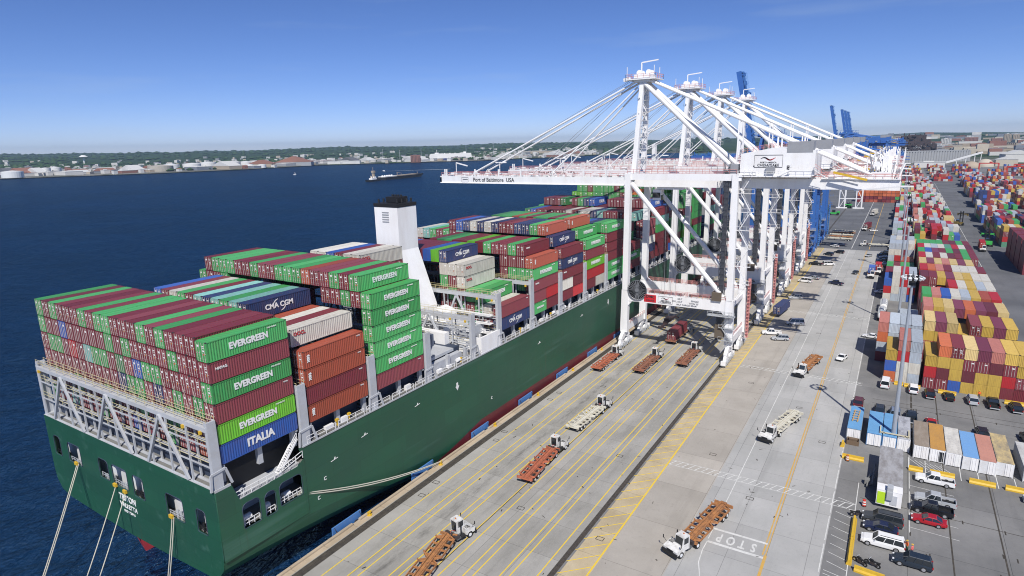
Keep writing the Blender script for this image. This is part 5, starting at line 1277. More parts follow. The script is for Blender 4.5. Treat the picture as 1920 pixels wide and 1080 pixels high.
rig(59.3,299.0,270,brownO,'b','white yard tractor carrying a blue box at the roadway edge','trailer under the blue container at the roadway edge',0)
rig(51.0,446.0,262,brownO,'b','white yard tractor with a dark red box on the dark asphalt','trailer under the dark red container on the dark asphalt',0)
rig(51.8,530.0,262,ivory,'i','white tractor with a long white box far along the asphalt','trailer under the white container far along the asphalt',0)
rig(104.1,388.5,268,brownO,'b','white tractor with a red box in the truck lane of the yard','trailer under the red container in the yard truck lane',0)
def loose(x, y, z, rz, k, L, label, logo=None):
    make_container(dict(p=Vector((x,y,z)), rz=rz, L=L, W=YWD, H=YH, k=k, label=label, group=None, logo=logo))
loose(14.05,172.2,1.48,0,'M',5.85,'short maroon container on the trailer under the crane, nearer of two')
loose(14.0,178.4,1.48,0,'M',5.85,'short maroon container on the trailer under the crane, farther of two')
loose(59.3,297.4,1.48,0,'B',5.85,'short blue container riding behind the white tractor')
loose(61.4,305.5,1.5,0,'r',5.85,'short pinkish red container riding behind the blue one')
rig(61.4,308.2,270,redO,'d','red tractor behind the blue container load','trailer under the pinkish red container',0)
loose(51.0,446.5,1.48,R(-8),'M',11.7,'dark red container riding on the dark asphalt')
loose(51.8,530.0,1.48,R(-8),'W',11.7,'long white container riding far along the asphalt')
loose(104.1,389.5,1.48,R(-2),'r',11.7,'red container riding in the truck lane of the yard')
loose(36.2,218.0,1.2,R(-6),'N',11.7,'navy container standing in the crane shadow beside the landside rail','x')
# ------------------------------------------------------------------ lighting masts
def make_mast(h=32.8):
    e = empty('light_mast'); b = MB(); b.tube((0,0,0),(0,0,h-.6),.42,.2,n=12); b.build('pole', mat('mast_grey_blue', (.40,.44,.50), .45, .3), e)
    b = MB(); n = 14; 
    for i in range(n):
        a, a2 = 2*math.pi*i/n, 2*math.pi*(i+1)/n; b.beam((1.45*math.cos(a),1.45*math.sin(a),h),(1.45*math.cos(a2),1.45*math.sin(a2),h),.12,.2)
        if i % 2 == 0: b.beam((0,0,h-.1),(1.4*math.cos(a),1.4*math.sin(a),h),.07)
    b.tube((0,0,h-1.4),(0,0,h-.3),.55,.5,n=12); b.tube((0,0,h),(0,0,h+1.2),.05,n=5); b.build('lamp_ring', black, e)
    for i in range(12):
        a = 2*math.pi*(i+.5)/12; b = MB(); b.tube((1.5*math.cos(a),1.5*math.sin(a),h-.25),(1.7*math.cos(a),1.7*math.sin(a),h+.18),.22,.3,n=8); b.build('lamp', lampw, e)
    return e
m1 = make_mast(); m1.location = (69.55,129.9,0); tag(m1, 'tall grey light mast standing among the tool containers', 'light mast', 'light masts')
for y, lb in ((219.6,'second light mast, behind the narrow container block'), (309,'third light mast from the viewer'), (399,'fourth light mast from the viewer'), (489,'fifth light mast, far down the yard'), (600,'farthest light mast down the yard')):
    c = copy_tree(m1); c.location = (69.5, y, 0); tag(c, lb, 'light mast', 'light masts')
mb = MB()
for a, b_ in (((67.4,128.6),(72.0,128.6)),((67.4,128.6),(67.4,131.6)),((72.0,128.6),(72.0,131.6))):
    mb.beam((*a,.5),(*b_,.5),.22,.3); mb.beam((*a,2.9),(*b_,2.9),.18,.18)
for x in (67.4,68.0,71.4,72.0): mb.beam((x,128.6,0),(x,128.6,3.0),.18)
tag(mb.build('guard_frame', mat('cream_paint', (.62,.56,.38), .6)), 'cream guard frame around the foot of the near light mast', 'guard frame')
# ------------------------------------------------------------------ site containers, office trailer
def site_box(x0, x1, y0, y1, roofm, wallm, label, doors=1, H=2.6, extra=None):
    e = empty('site_container', ((x0+x1)/2,(y0+y1)/2,0)); W_, L_ = x1-x0, y1-y0
    b = MB(); n = int(L_/.4)
    b.bb(-W_/2+.05,W_/2-.05,-L_/2+.05,L_/2-.05,.12,H-.06)
    for s in (-1,1):
        for i in range(n): yy = -L_/2+L_*(i+.5)/n; b.bb(s*(W_/2-.06),s*W_/2,yy-.1,yy+.1,.15,H-.1)
    for sx in (-1,1):
        for sy in (-1,1): b.box((sx*(W_/2-.07),sy*(L_/2-.07),H/2),(.16,.16,H-.02))
    b.build('walls', wallm, e)
    b = MB(); b.bb(-W_/2+.02,W_/2-.02,-L_/2+.02,L_/2-.02,H-.05,H)
    for i in range(int(L_/.8)): yy = -L_/2+.4+i*.8; b.bb(-W_/2+.12,W_/2-.12,yy-.2,yy+.2,H,H+.02)
    b.build('roof', roofm, e)
    for s in (-1,1):
        b = MB(); b.bb(s*.03,s*(W_/2-.12),-L_/2-.02,-L_/2+.03,.18,H-.18)
        for u in (.3,.75): b.tube((s*u,-L_/2-.05,.15),(s*u,-L_/2-.05,H-.15),.025,n=5)
        if doors == 2 and s > 0: b.bb(.2,.95,-L_/2-.04,-L_/2-.03,.3,2.2,1)
        o = b.build('door', [whitep, glass if extra == 'win' else letw], e)
        if doors == 3 and s < 0: o.location = (-1.1,-.9-L_/2+.35,0); o.rotation_euler[2] = R(-58); o.location = (-1.12*1.0-.0, -1.0, 0); o.location = Vector((-W_/2+.1,-L_/2,0)) - Matrix.Rotation(R(62),3,'Z') @ Vector((-W_/2+.1,-L_/2,0)); o.rotation_euler[2] = R(62)
    return tag(e, label, 'site container', 'tool containers by the light mast')
def rm(n, c, nc, amt=.7): return mat(n, c, .7, nscale=.8, ncol=nc, namt=amt, stretch=(1,.35,1))
wc = mat('white_container_wall', (.70,.71,.72), .6, nscale=.8, ncol=(.45,.4,.35), namt=.4)
site_box(72.85,75.2,126.4,138.2,rm('brown_roof',(.26,.21,.16),(.38,.33,.28)),wc,'tool container with bare brown roof and white front')
site_box(75.3,77.6,126.2,138.2,rm('ochre_roof',(.50,.27,.07),(.35,.2,.08)),wc,'tool container with ochre roof and a windowed door',2,extra='win')
site_box(77.7,80.0,125.9,137.6,rm('dirty_white_roof',(.62,.60,.55),(.25,.24,.23)),wc,'tool container with dirty white roof',2)
site_box(80.1,82.4,125.6,137.0,rm('blue_roof',(.16,.34,.62),(.22,.38,.55),.4),wc,'tool container with bright blue roof and open door',3)
site_box(82.5,84.8,125.4,136.8,rm('salmon_roof',(.52,.25,.19),(.38,.18,.14)),wc,'tool container with salmon pink roof and open door',3)
site_box(84.9,87.3,126.0,138.6,rm('pale_yellow_roof',(.58,.45,.22),(.10,.11,.14),.9),wc,'tool container with pale yellow roof and dark tarpaulin',3)
site_box(88.5,90.9,125.5,136.6,rm('grey_white_roof',(.55,.55,.53),(.30,.29,.28)),mat('grey_wall',(.40,.41,.42),.6),'large grey-white container at the right edge, behind the yellow-roofed one')
site_box(70.25,72.3,127.9,139.1,rm('streaked_grey_roof',(.42,.43,.46),(.10,.10,.12),.9),wc,'tool container with streaked grey roof left of brown-roofed one')
bw = mat('blue_container_wall',(.08,.22,.45),.6,nscale=.8,ncol=(.1,.15,.2),namt=.4)
site_box(65.25,67.75,127.9,139.2,rm('light_blue_roof',(.14,.34,.58),(.10,.24,.42),.5),bw,'light blue container left of the light mast')
site_box(67.85,70.15,127.8,139.4,rm('light_blue_roof',(.14,.34,.58),(.10,.24,.42),.5),bw,'light blue container directly behind the light mast foot')
e_ = site_box(61.85,64.25,128.3,140.1,rm('light_blue_roof',(.14,.34,.58),(.10,.24,.42),.5),mat('faded_blue_wall',(.25,.28,.30),.7),'open blue container with timber beams on its roof, at roadway edge')
b = MB()
for x in (-.5,.35): b.beam((x,-2.4,2.75),(x+.2,3.6,2.75),.18,.18)
for y in (-2,-.8,.4,1.6,2.8): b.beam((-.6,y,2.9),(.6,y,2.9),.12,.1)
tag(b.build('timber_frame', mat('pale_timber', (.50,.34,.17), .8), None, (63.05,134.2,.0)), 'pale timber frame lying on the open blue container roof', 'timber frame')
b = MB(); b.bb(-1.05,-.95,-.8,.8,0,.9); b.bb(.95,1.05,-.8,.8,0,.9); b.bb(-1,1,-.85,-.75,0,.9); b.bb(-1,1,.75,.85,0,.9); b.bb(-1,1,-.8,.8,.0,.1); b.box((.0,.2,.8),(1.4,.6,.35))
tag(b.build('wooden_crate', mat('crate_timber', (.16,.11,.07), .8), None, (63.1,127.2,0)), 'dark wooden crate standing at the mouth of the open blue container', 'crate')
# long office trailer
ot = empty('office_trailer', (69.35,113.3,0)); tag(ot, 'long white office trailer with weathered grey roof and lime green panel', 'office trailer')
b = MB(); b.bb(-1.72,1.72,-8.1,8.3,.7,3.2); b.build('walls', whitep, ot)
b = MB(); b.bb(-1.76,1.76,-5.9,8.34,3.2,3.28)
for i in range(24): yy = -5.6+i*.58; b.bb(-1.7,1.7,yy-.03,yy+.03,3.28,3.31)
b.build('roof', rm('weathered_tin_roof', (.36,.36,.37), (.13,.11,.10), .9), ot)
b = MB(); b.bb(-1.74,1.74,-8.12,-5.95,3.2,3.26); b.build('front_roof', whitep, ot)
b = MB(); b.bb(-.35,.45,-8.45,-6.9,3.26,3.9); b.bb(-.35,.45,-8.5,-8.12,1.9,3.3); b.build('air_conditioner', steel, ot)
b = MB(); b.bb(-1.6,-.5,-8.16,-8.12,.9,2.9); b.build('lime_panel', mat('lime_panel_paint', (.48,.72,.03), .5), ot)
b = MB(); b.bb(.2,1.1,-8.16,-8.12,1.0,2.6); b.build('door', mat('office_door', (.5,.52,.55), .5), ot)
b = MB()
for y in (-5,-1,3,7): b.bb(-1.6,1.6,y-.3,y+.3,0,.7)
b.build('support', castm, ot)
b = MB()
for i, y in enumerate((-5,-3.6,-2.2,-.6)): b.bb(-1.75,-1.71,y,y+.8,1.5,2.4)
b.build('window', glass, ot)
# junk beside the trailer: a folded gangway frame
b = MB()
for i in range(5): b.beam((66.3+rng.uniform(-.4,.6),111+i*1.1,.5),(67.2,112.2+i*1.2,1.6),.12,.12)
b.beam((66.9,110.2,1.4),(67.0,117.0,1.6),.2,.25); b.beam((66.2,110.6,.5),(66.6,116.5,.6),.2,.25); b.box((66.2,112.2,.6),(.8,1.0,.8))
tag(b.build('steel_gangway', mat('dull_steel', (.22,.22,.21), .7)), 'grey steel gangway parts leaning beside the office trailer', 'gangway')
# ------------------------------------------------------------------ kerb blocks, barrels, bollards, fenders
def make_block(L):
    b = MB(); b.prism([(-.35,0),(.35,0),(.35,.25),(.18,.5),(.15,.85),(-.15,.85),(-.18,.5),(-.35,.25)], -L/2, L/2, 'x'); return b.mesh('barrier_block', yellowp)
blk_m = {}
def kerb_block(x0, y0, x1, y1, label):
    L = math.hypot(x1-x0, y1-y0); k = round(L, 1)
    if k not in blk_m: blk_m[k] = make_block(L)
    o = bpy.data.objects.new('barrier_block', blk_m[k]); col.objects.link(o); o.location = ((x0+x1)/2,(y0+y1)/2,.005); o.rotation_euler[2] = math.atan2(y1-y0, x1-x0); tag(o, label, 'barrier block', 'yellow barrier blocks')
kerb_block(61.8,120.3,65.3,120.3,'yellow barrier block at the roadway edge before the blue containers')
kerb_block(72.2,121.1,74.3,121.1,'short yellow barrier block beside the office trailer')
kerb_block(75.3,121.2,78.9,121.3,'yellow barrier block in front of the white pickup')
kerb_block(80.9,121.1,84.5,121.1,'yellow barrier block below the salmon-roofed container')
kerb_block(85.8,121.3,89.4,121.3,'yellow barrier block at the right edge beside the pale blue car')
kerb_block(65.1,99.6,65.1,93.7,'long yellow barrier block along the car park edge, farther half')
kerb_block(65.1,93.4,65.1,87.5,'long yellow barrier block along the car park edge, nearer half')
kerb_block(65.8,86.7,69.4,86.3,'yellow barrier block beside the motorcycles')
kerb_block(69.4,164.9,71.2,164.7,'yellow barrier block at the foot of the narrow stack')
kerb_block(71.4,164.4,74.6,164.2,'yellow barrier block between narrow and wide stacks')
kerb_block(78.0,163.7,81.4,163.6,'yellow barrier block in front of the wide stack')
kerb_block(90.0,163.4,93.6,163.3,'yellow barrier block at the right of the wide stack')
def barrel(x, y, label, cols):
    e = empty('traffic_barrel', (x,y,.005)); tag(e, label, 'traffic barrel')
    b = MB(); b.tube((0,0,0),(0,0,.12),.36,n=14); b.build('base', rubber, e)
    b = MB(); z = .12
    for i in range(5): b.tube((0,0,z),(0,0,z+.2),.29-i*.012,.28-i*.012,n=14,mi=i%2); z += .2
    b.build('drum', [MATS[cols], letw], e)
mat('barrel_red', (.62,.05,.03), .5)
barrel(66.1,104.6,'red and white traffic barrel beside the office trailer','barrel_red')
barrel(62.7,119.4,'orange and yellow traffic barrel at the roadway edge','orange_paint')
kerb_block(61.5,124.6,61.5,126.2,'small yellow post block beside the blue container')
def make_bollard():
    e = empty('bollard'); b = MB(); b.tube((0,0,0),(0,0,.12),.42,n=12); b.tube((0,0,.1),(0,0,.5),.2,.17,n=12); b.build('base', yellowp, e)
    b = MB(); b.beam((0,-.35,.55),(0,.35,.55),.3,.22); b.tube((0,0,.45),(0,0,.6),.24,.2,n=12); b.build('head', yellowp, e); return e
bp_ = make_bollard(); ord_ = ['nearest','second','third','fourth','fifth','sixth','seventh','eighth','ninth','tenth','eleventh','twelfth']
for i in range(10):
    o = bp_ if i == 0 else copy_tree(bp_); o.location = (-1.65, 63.3+18.5*i, .01); tag(o, f'yellow mooring bollard on the quay edge, {ord_[i]} from the viewer', 'bollard', 'mooring bollards along the quay')
def make_fender():
    e = empty('fender'); b = MB(); b.bb(-3.0,-2.78,-3,3,-2.2,1.05); b.build('facing_panel', fendb, e)
    b = MB()
    for y in (-1.8,1.8): b.tube((-2.8,y,-.6),(-2.28,y,-.6),.5,n=12)
    b.build('rubber_unit', rubber, e); 
    b = MB()
    for y in (-2.6,2.6): b.beam((-2.8,y,1.0),(-2.28,y,.2),.06)
    b.build('chain', castm, e); return e
fp_ = make_fender()
for i in range(9):
    o = fp_ if i == 0 else copy_tree(fp_); o.location = (0, 59.6+18.5*i, 0); tag(o, f'blue rectangular fender hanging on the quay wall, {ord_[i]} from the viewer', 'fender', 'blue fenders on the quay wall')
# mooring lines
rope = mat('pale_mooring_rope', (.52,.50,.42), .9)
def sl(u, v, z):
    cs, sn = math.cos(SA), math.sin(SA); return SO + Vector((cs*u-sn*v, sn*u+cs*v, z))
def line(a, b, sag, r, label, nm_='mooring_line'):
    a, b = Vector(a), Vector(b); pts = [a.lerp(b, t/14) - Vector((0,0,sag*4*(t/14)*(1-t/14))) for t in range(15)]
    m_ = MB(); m_.path(pts, r, 6); return tag(m_.build(nm_, rope), label, 'mooring line', 'mooring lines')
def ext(p, q, k): p, q = Vector(p), Vector(q); return p+(q-p)*k
BL = Vector((-1.8,-6,.4))
for (u, z), e0, lb, dbl in (((-37.65,9.6),(-30.85,29.17,.5),'mooring line pair running down from the far left stern opening',1), ((-25.7,9.3),(-25.34,32.34,.5),'mooring line left of the ship name',0), ((-23.0,9.0),(-23.75,33.25,.5),'mooring line just right of the ship name',0), ((-10.8,8.9),(-15.32,38.1,.5),'mooring line pair running down from the right stern opening',1)):
    p = sl(u,-1.85,z); q = Vector(e0); q2 = p+(q-p)*1.0; dirv = (q-p); s_ = (p.z-(-.2))/(-dirv.z) if dirv.z < 0 else 1
    endp = p+dirv*1.15
    line(p, endp, .25, .07, lb)
    if dbl: line(p+Vector((.45,0,0)), endp+Vector((.45,0,0)), .25, .07, lb.replace('pair','pair, right strand,'))
    m_ = MB(); m_.box((p.x,p.y-.12,p.z+.1),(.8,.3,.5)); o = m_.build('rat_guard', yellowp); tag(o, 'yellow rat guard on the ' + lb.replace(' running down',''), 'rat guard', 'yellow rat guards')
line(sl(.1,10.6,8.95), (-1.65,81.8,.6), 1.2, .09, 'stern spring line running along the hull to a quay bollard')
line(sl(.1,10.8,9.1), (-1.60,81.9,.65), 1.0, .09, 'second strand of the stern spring line along the hull')
# ------------------------------------------------------------------ people
def person(x, y, ang, top, legs, label, hat=(.8,.5,.05), z0=0.0, crouch=False, arm=None):
    me = bpy.data.meshes.new('body'); 
    V = [(0,0,.95),(0,0,1.15),(0,.01,1.38),(0,0,1.52),(0,.02,1.66),(.10,0,.88),(.11,.02,.50),(.11,-.01,.09),(.11,.13,.05),(-.10,0,.88),(-.12,-.06,.50),(-.12,-.14,.09),(-.12,0,.05),(.20,0,1.42),(.27,.05,1.14),(.25,.22,.98),(.25,.29,.95),(-.20,0,1.42),(-.28,-.02,1.14),(-.27,.10,.92),(-.27,.14,.87)]
    rd = [.15,.145,.165,.065,.105,.105,.075,.055,.05,.105,.075,.055,.05,.075,.055,.04,.035,.075,.055,.04,.035]
    E_ = [(0,1),(1,2),(2,3),(3,4),(0,5),(5,6),(6,7),(7,8),(0,9),(9,10),(10,11),(11,12),(2,13),(13,14),(14,15),(15,16),(2,17),(17,18),(18,19),(19,20)]
    bm0 = bmesh.new(); ly = bm0.verts.layers.skin.verify(); vs0 = [bm0.verts.new(v_) for v_ in V]
    for i, r_ in enumerate(rd): vs0[i][ly].radius = (r_*(1.15 if i in (0,1,2) else 1), r_); vs0[i][ly].use_root = (i == 0)
    for i_, j_ in E_: bm0.edges.new((vs0[i_], vs0[j_]))
    bm0.to_mesh(me); bm0.free()
    t_ = bpy.data.objects.new('tmp', me); col.objects.link(t_); t_.modifiers.new('s','SKIN'); sb = t_.modifiers.new('b','SUBSURF'); sb.levels = 1; sb.render_levels = 1
    bm_ = bpy.data.meshes.new_from_object(t_.evaluated_get(bpy.context.evaluated_depsgraph_get())); bpy.data.objects.remove(t_)
    skin = mat('skin', (.36,.20,.14), .6); tm, lm = mat('cloth_'+top[0], top[1], .85), mat('cloth_'+legs[0], legs[1], .85)
    for m_ in (tm, lm, skin, rubber): bm_.materials.append(m_)
    for p in bm_.polygons:
        c_ = p.center; p.material_index = 3 if c_.z < .13 else 1 if (c_.z < .95 and abs(c_.x) < .22) else 2 if c_.z > 1.50 or (c_.z < .99 and abs(c_.x) > .2) else 0; p.use_smooth = True
    o = bpy.data.objects.new('person', bm_); col.objects.link(o); o.location = (x,y,z0); o.rotation_euler[2] = R(ang-90); tag(o, label, 'person')
    h_ = MB(); h_.tube((0,.02,1.68),(0,.02,1.80),.125,.08,n=12); h_.bb(-.11,.11,.08,.2,1.69,1.71); h_.build('helmet', mat('helmet_%d' % int(hat[0]*100), hat, .4), o)
    for s in (-1,1):
        e_ = MB(); e_.box((s*.035,.115,1.675),(.02,.02,.02)); e_.build('eye', black, o)
    return o
HV = ('orange', (.85,.16,.03)); DN = ('dark_denim', (.03,.05,.09)); 
person(71.9,94.9,200,HV,('green_trousers',(.05,.14,.06)),'person in orange vest standing at the open tailgate of the white car')
person(72.5,94.2,150,('pink_vest',(.75,.18,.16)),DN,'person in pinkish red vest beside the orange-vested one')
person(16.7,183.0,90,('dark_jacket',(.03,.035,.05)),DN,'person in dark clothes walking under the nearest crane')
person(32.7,367,90,('dark_jacket',(.03,.035,.05)),DN,'person in dark clothes far along the landside rail')
person(85.6,164.3,-90,HV,DN,'person in orange vest standing before the wide container stack')
# motorcycles
def motorcycle(x, y, ang, label):
    e = empty('motorcycle', (x,y,.005), R(ang-90)); tag(e, label, 'motorcycle', 'motorcycles')
    for yy in (-.72,.78):
        for a0 in (0,): 
            b = MB(); b.tube((-.06,yy,.33),(.06,yy,.33),.33,n=16); o = b.build('wheel', rubber, e); b = MB(); b.tube((-.07,yy,.33),(.07,yy,.33),.15,n=10); b.build('rim', hub, o)
    b = MB(); b.beam((0,-.72,.33),(0,.1,.42),.2,.12); b.beam((0,.78,.33),(0,.5,1.0),.08); b.box((0,.05,.5),(.35,.5,.4)); b.build('frame', castm, e)
    b = MB(); b.prism([(-.15,.72),(.5,.75),(.42,.98),(-.05,.95)], -.16, .16, 'x'); b.build('tank', black, e)
    b = MB(); b.prism([(-.95,.75),(-.1,.70),(-.1,.82),(-.6,.86),(-.95,.95)], -.14, .14, 'x'); b.build('seat', rubber, e)
    b = MB(); b.beam((-.38,.38,1.08),(.38,.38,1.08),.05); b.build('handlebar', steel, e)
motorcycle(66.4,88.6,150,'black motorcycle nearer the yellow block'); motorcycle(67.9,88.9,160,'black motorcycle beside the first, nearer the cars'); motorcycle(65.3,100.9,20,'black motorcycle at the far end of the long yellow block')
# container handlers
def handler(m, x, y, ang, label, up=9.0):
    e = empty('container_handler', (x,y,0), R(ang-90)); tag(e, label, 'container handler', 'container handling machines')
    b = MB(); b.bb(-1.6,1.6,-3.8,3.2,.9,2.0); b.bb(-1.6,1.6,-4.2,-2.4,1.2,2.9); b.build('chassis', m, e)
    b = MB(); b.bb(-.8,.8,-1.2,.9,2.0,3.9); b.build('cab', glass, e)
    b = MB()
    for s in (-1,1): b.beam((s*.8,3.5,.8),(s*.8,3.3,up),.4,.5)
    for z in (2,4,6,8): b.beam((-.8,3.4,z),(.8,3.4,z),.3,.3)
    b.build('lift_mast', black, e)
    b = MB(); b.bb(-3.0,3.0,3.9,4.5,up-2.2,up-1.5); b.bb(-3.0,-2.7,3.9,5.0,up-3,up-1.5); b.bb(2.7,3.0,3.9,5.0,up-3,up-1.5); b.build('spreader', m, e)
    for s in (-1,1):
        for yy in (2.4,-2.9): b = MB(); b.tube((s*1.2,yy,.85),(s*2.1,yy,.85),.85,n=14); b.build('wheel', rubber, e)
    return e
handler(mat('machine_dark_yellow',(.18,.13,.03),.6), 99.5, 484, 60, 'black and yellow empty container handler in the truck lane')
handler(mat('machine_green',(.05,.42,.08),.5), 107.5, 402, 90, 'green container handler in the shade of the tall maroon stack', 7.5)
handler(mat('machine_green',(.05,.42,.08),.5), 25.5, 520, 180, 'green machine beneath the blue cranes, nearer of two', 6.5)
handler(mat('machine_green',(.05,.42,.08),.5), 31.5, 575, 270, 'green machine farther down the dark asphalt', 5)
# tank trailers and white vans at the yard edge
def tank_trailer(x, y, label):
    e = empty('tank_trailer', (x,y,0)); tag(e, label, 'tank trailer', 'white tank trailers')
    b = MB(); b.tube((0,-4.6,1.9),(0,4.6,1.9),1.05,n=16); b.tube((0,-4.9,1.9),(0,-4.6,1.9),.8,1.05,n=16); b.build('tank', whitep, e)
    b = MB()
    for yy in (-3.5,-1.2,1.2,3.5): b.bb(-1.1,1.1,yy-.1,yy+.1,.7,2.95)
    b.bb(-.5,.5,-4,4,2.95,3.05); b.build('frame', steel, e)
    for yy in (-3.6,-2.4,3.2): b = MB(); b.tube((-1.2,yy,.5),(1.2,yy,.5),.5,n=12); b.build('wheel', rubber, e)
tank_trailer(65.0,226.5,'white tank trailer nearest, at the yard edge behind the salmon stack'); tank_trailer(65.2,238.5,'white tank trailer farther along the yard edge')
vehicle('van','white',68.2,217.5,270,'white truck cab parked left of the light grey stack','vans'); vehicle('van','white',71.2,203.5,270,'second white van parked before the light grey stack','vans')
for i in range(5):
    c = copy_tree(LP['i'] if i % 2 == 0 else LP['r']); c.location = (39.5+rng.uniform(-.5,.5), 393+i*8.0, 0); c.rotation_euler[2] = R(88+rng.uniform(-3,3)); tag(c, ('ivory' if i % 2 == 0 else 'rusty')+f' empty trailer, {ord_[i]} of the row parked on dark asphalt', 'trailer', 'container trailers')

# ------------------------------------------------------------------ far shores, hills, city
def terrain_mat():
    m = bpy.data.materials.new('wooded_land'); m.use_nodes = True; t = m.node_tree; b = t.nodes['Principled BSDF']; b.inputs['Roughness'].default_value = .95; b.inputs['Specular IOR Level'].default_value = .1
    g = t.nodes.new('ShaderNodeNewGeometry')
    def nz(sc, det, ro=.6):
        mp = t.nodes.new('ShaderNodeMapping'); mp.inputs['Scale'].default_value = (sc,)*3; t.links.new(g.outputs['Position'], mp.inputs[0])
        n = t.nodes.new('ShaderNodeTexNoise'); n.inputs['Scale'].default_value = 1; n.inputs['Detail'].default_value = det; n.inputs['Roughness'].default_value = ro; t.links.new(mp.outputs[0], n.inputs['Vector']); return n.outputs[0]
    def rgb(f, stops):
        r = t.nodes.new('ShaderNodeValToRGB'); t.links.new(f, r.inputs[0]); e = r.color_ramp.elements
        while len(e) < len(stops): e.new(.5)
        for q, (p_, c_) in zip(e, stops): q.position = p_; q.color = (*c_, 1)
        return r.outputs[0]
    wood = rgb(nz(.02, 8, .75), [(.35,(.012,.030,.014)), (.52,(.030,.060,.022)), (.68,(.055,.085,.035))])
    town = rgb(nz(.012, 8, .8), [(.35,(.06,.075,.05)), (.5,(.16,.155,.14)), (.62,(.26,.25,.23)), (.72,(.40,.39,.37))])
    sp = t.nodes.new('ShaderNodeSeparateXYZ'); t.links.new(g.outputs['Position'], sp.inputs[0])
    mr = t.nodes.new('ShaderNodeMapRange'); mr.inputs[1].default_value = 2.0; mr.inputs[2].default_value = 9.0; t.links.new(sp.outputs[2], mr.inputs[0])
    ad = t.nodes.new('ShaderNodeMath'); ad.operation = 'ADD'; ad.use_clamp = True; t.links.new(mr.outputs[0], ad.inputs[0])
    m2 = t.nodes.new('ShaderNodeMapRange'); m2.inputs[1].default_value = .48; m2.inputs[2].default_value = .56; t.links.new(nz(.003, 5), m2.inputs[0]); t.links.new(m2.outputs[0], ad.inputs[1])
    mx = t.nodes.new('ShaderNodeMix'); mx.data_type = 'RGBA'; t.links.new(ad.outputs[0], mx.inputs[0]); t.links.new(town, mx.inputs[6]); t.links.new(wood, mx.inputs[7]); t.links.new(mx.outputs[2], b.inputs['Base Color']); return m
SHORE = [(-4200,-700),(-2900,-250),(-2250,300),(-1935,640),(-1895,690),(-1826,812),(-1700,983),(-1625,1233),(-1660,1500),(-1440,1700),(-1240,1881),(-1192,2039),(-1085,2200),(-1060,2500),(-720,2900),(-330,1440),(0,1418),(900,1418),(2400,1300),(4200,500)]
def along(t):
    k = min(int(t), len(SHORE)-2); f = t-k; a, b = Vector(SHORE[k]), Vector(SHORE[k+1]); return a.lerp(b, f)
def land_z(x, y, v):
    s_ = max(0, min(1, (v-350)/3300)); s_ = s_*s_*(3-2*s_)
    n_ = noise.fractal(Vector((x*.0011, y*.0011, 3)), 1.0, 2.0, 4)
    return (-.4 if v < 1 else 1.2) + s_*(40+26*n_) + min(1, v/900)*3*max(0, n_)
mb = MB(); NU = 190; VV = [0, 6, 60, 130, 220, 330, 460, 620, 800, 1000, 1250, 1500, 1800, 2150, 2500, 2900, 3300, 3800, 4400, 5200, 6500, 8000]
C2 = Vector((CAM.x, CAM.y)); gridp = []
for i in range(NU+1):
    P = along(i/NU*(len(SHORE)-1)); d = (P-C2).normalized(); row = []
    for v in VV:
        q = P+d*v; q.x = max(-9300, min(9300, q.x)); q.y = min(10300, q.y); z = land_z(q.x, q.y, v); mb.v.append((q.x, q.y, z)); row.append((q.x, q.y, z))
    gridp.append(row)
nv = len(VV)
for i in range(NU):
    for k in range(nv-1): mb.f.append((i*nv+k, (i+1)*nv+k, (i+1)*nv+k+1, i*nv+k+1)); mb.m.append(0)
tag(mb.build('far_land', terrain_mat(), smooth=True), kind='structure')
leaf = mat('far_foliage', (.045,.085,.032), .95, nscale=.02, ncol=(.018,.042,.018), namt=1, spec=.1)
# woodland canopy: low clumps over hills and shore
rw = random.Random(4); mb = MB()
ico = [(0,0,1),(.89,0,.45),(.28,.85,.45),(-.72,.53,.45),(-.72,-.53,.45),(.28,-.85,.45),(0,0,-.4)]
icf = [(0,1,2),(0,2,3),(0,3,4),(0,4,5),(0,5,1),(1,6,2),(2,6,3),(3,6,4),(4,6,5),(5,6,1)]
for _ in range(9000):
    i = rw.randrange(0, int(NU*.80) if rw.random() < .85 else NU); k = rw.randrange(2, nv-3); f = rw.random()
    a, b_ = gridp[i][k], gridp[i][k+1]; x, y, z = (a[j]+(b_[j]-a[j])*f for j in range(3)); x += rw.uniform(-14,14)
    dens = noise.noise(Vector((x*.004, y*.004, 1)))
    if VV[k] < 700 and dens < .16 or VV[k] < 2300 and dens < -.05: continue
    s_ = rw.uniform(7, 15)*(1+VV[k]/2600); h_ = rw.uniform(6, 11)
    mb.add([(x+px*s_*rw.uniform(.8,1.2), y+py*s_*rw.uniform(.8,1.2), z+pz*h_) for px, py, pz in ico], icf)
tag(mb.build('woodland', leaf), 'woods covering the far shore and the hills beyond', 'woodland', kind='stuff')
mb = MB(); rs = random.Random(21)
for _ in range(650):
    q = rs.randrange(int(NU*.15), int(NU*.69)); k = rs.choice((1,2,3,4,5,6,6,7,7,8,8,9,10,11)); f = rs.random(); a, b_ = gridp[q][k], gridp[q][k+1]; x, y, z = (a[j]+(b_[j]-a[j])*f for j in range(3)); x += rs.uniform(-20,20)
    if noise.noise(Vector((x*.0025, y*.0025, 7))) < -.12: continue
    w_, d_, h_ = rs.uniform(9,24), rs.uniform(8,16), rs.uniform(4,7) + (3 if k > 7 else 0)
    mb.box((x,y,z+h_/2),(w_,d_,h_+4),rs.choice((0,0,0,1,2)),rz=rs.uniform(0,3))
tag(mb.build('far_suburb', [mat('far_house_white',(.62,.61,.58),.8), mat('far_house_tan',(.42,.37,.30),.8), mat('far_house_grey',(.25,.26,.28),.8)]), 'scattered pale houses among the woods of the far shore', 'suburb', kind='stuff')
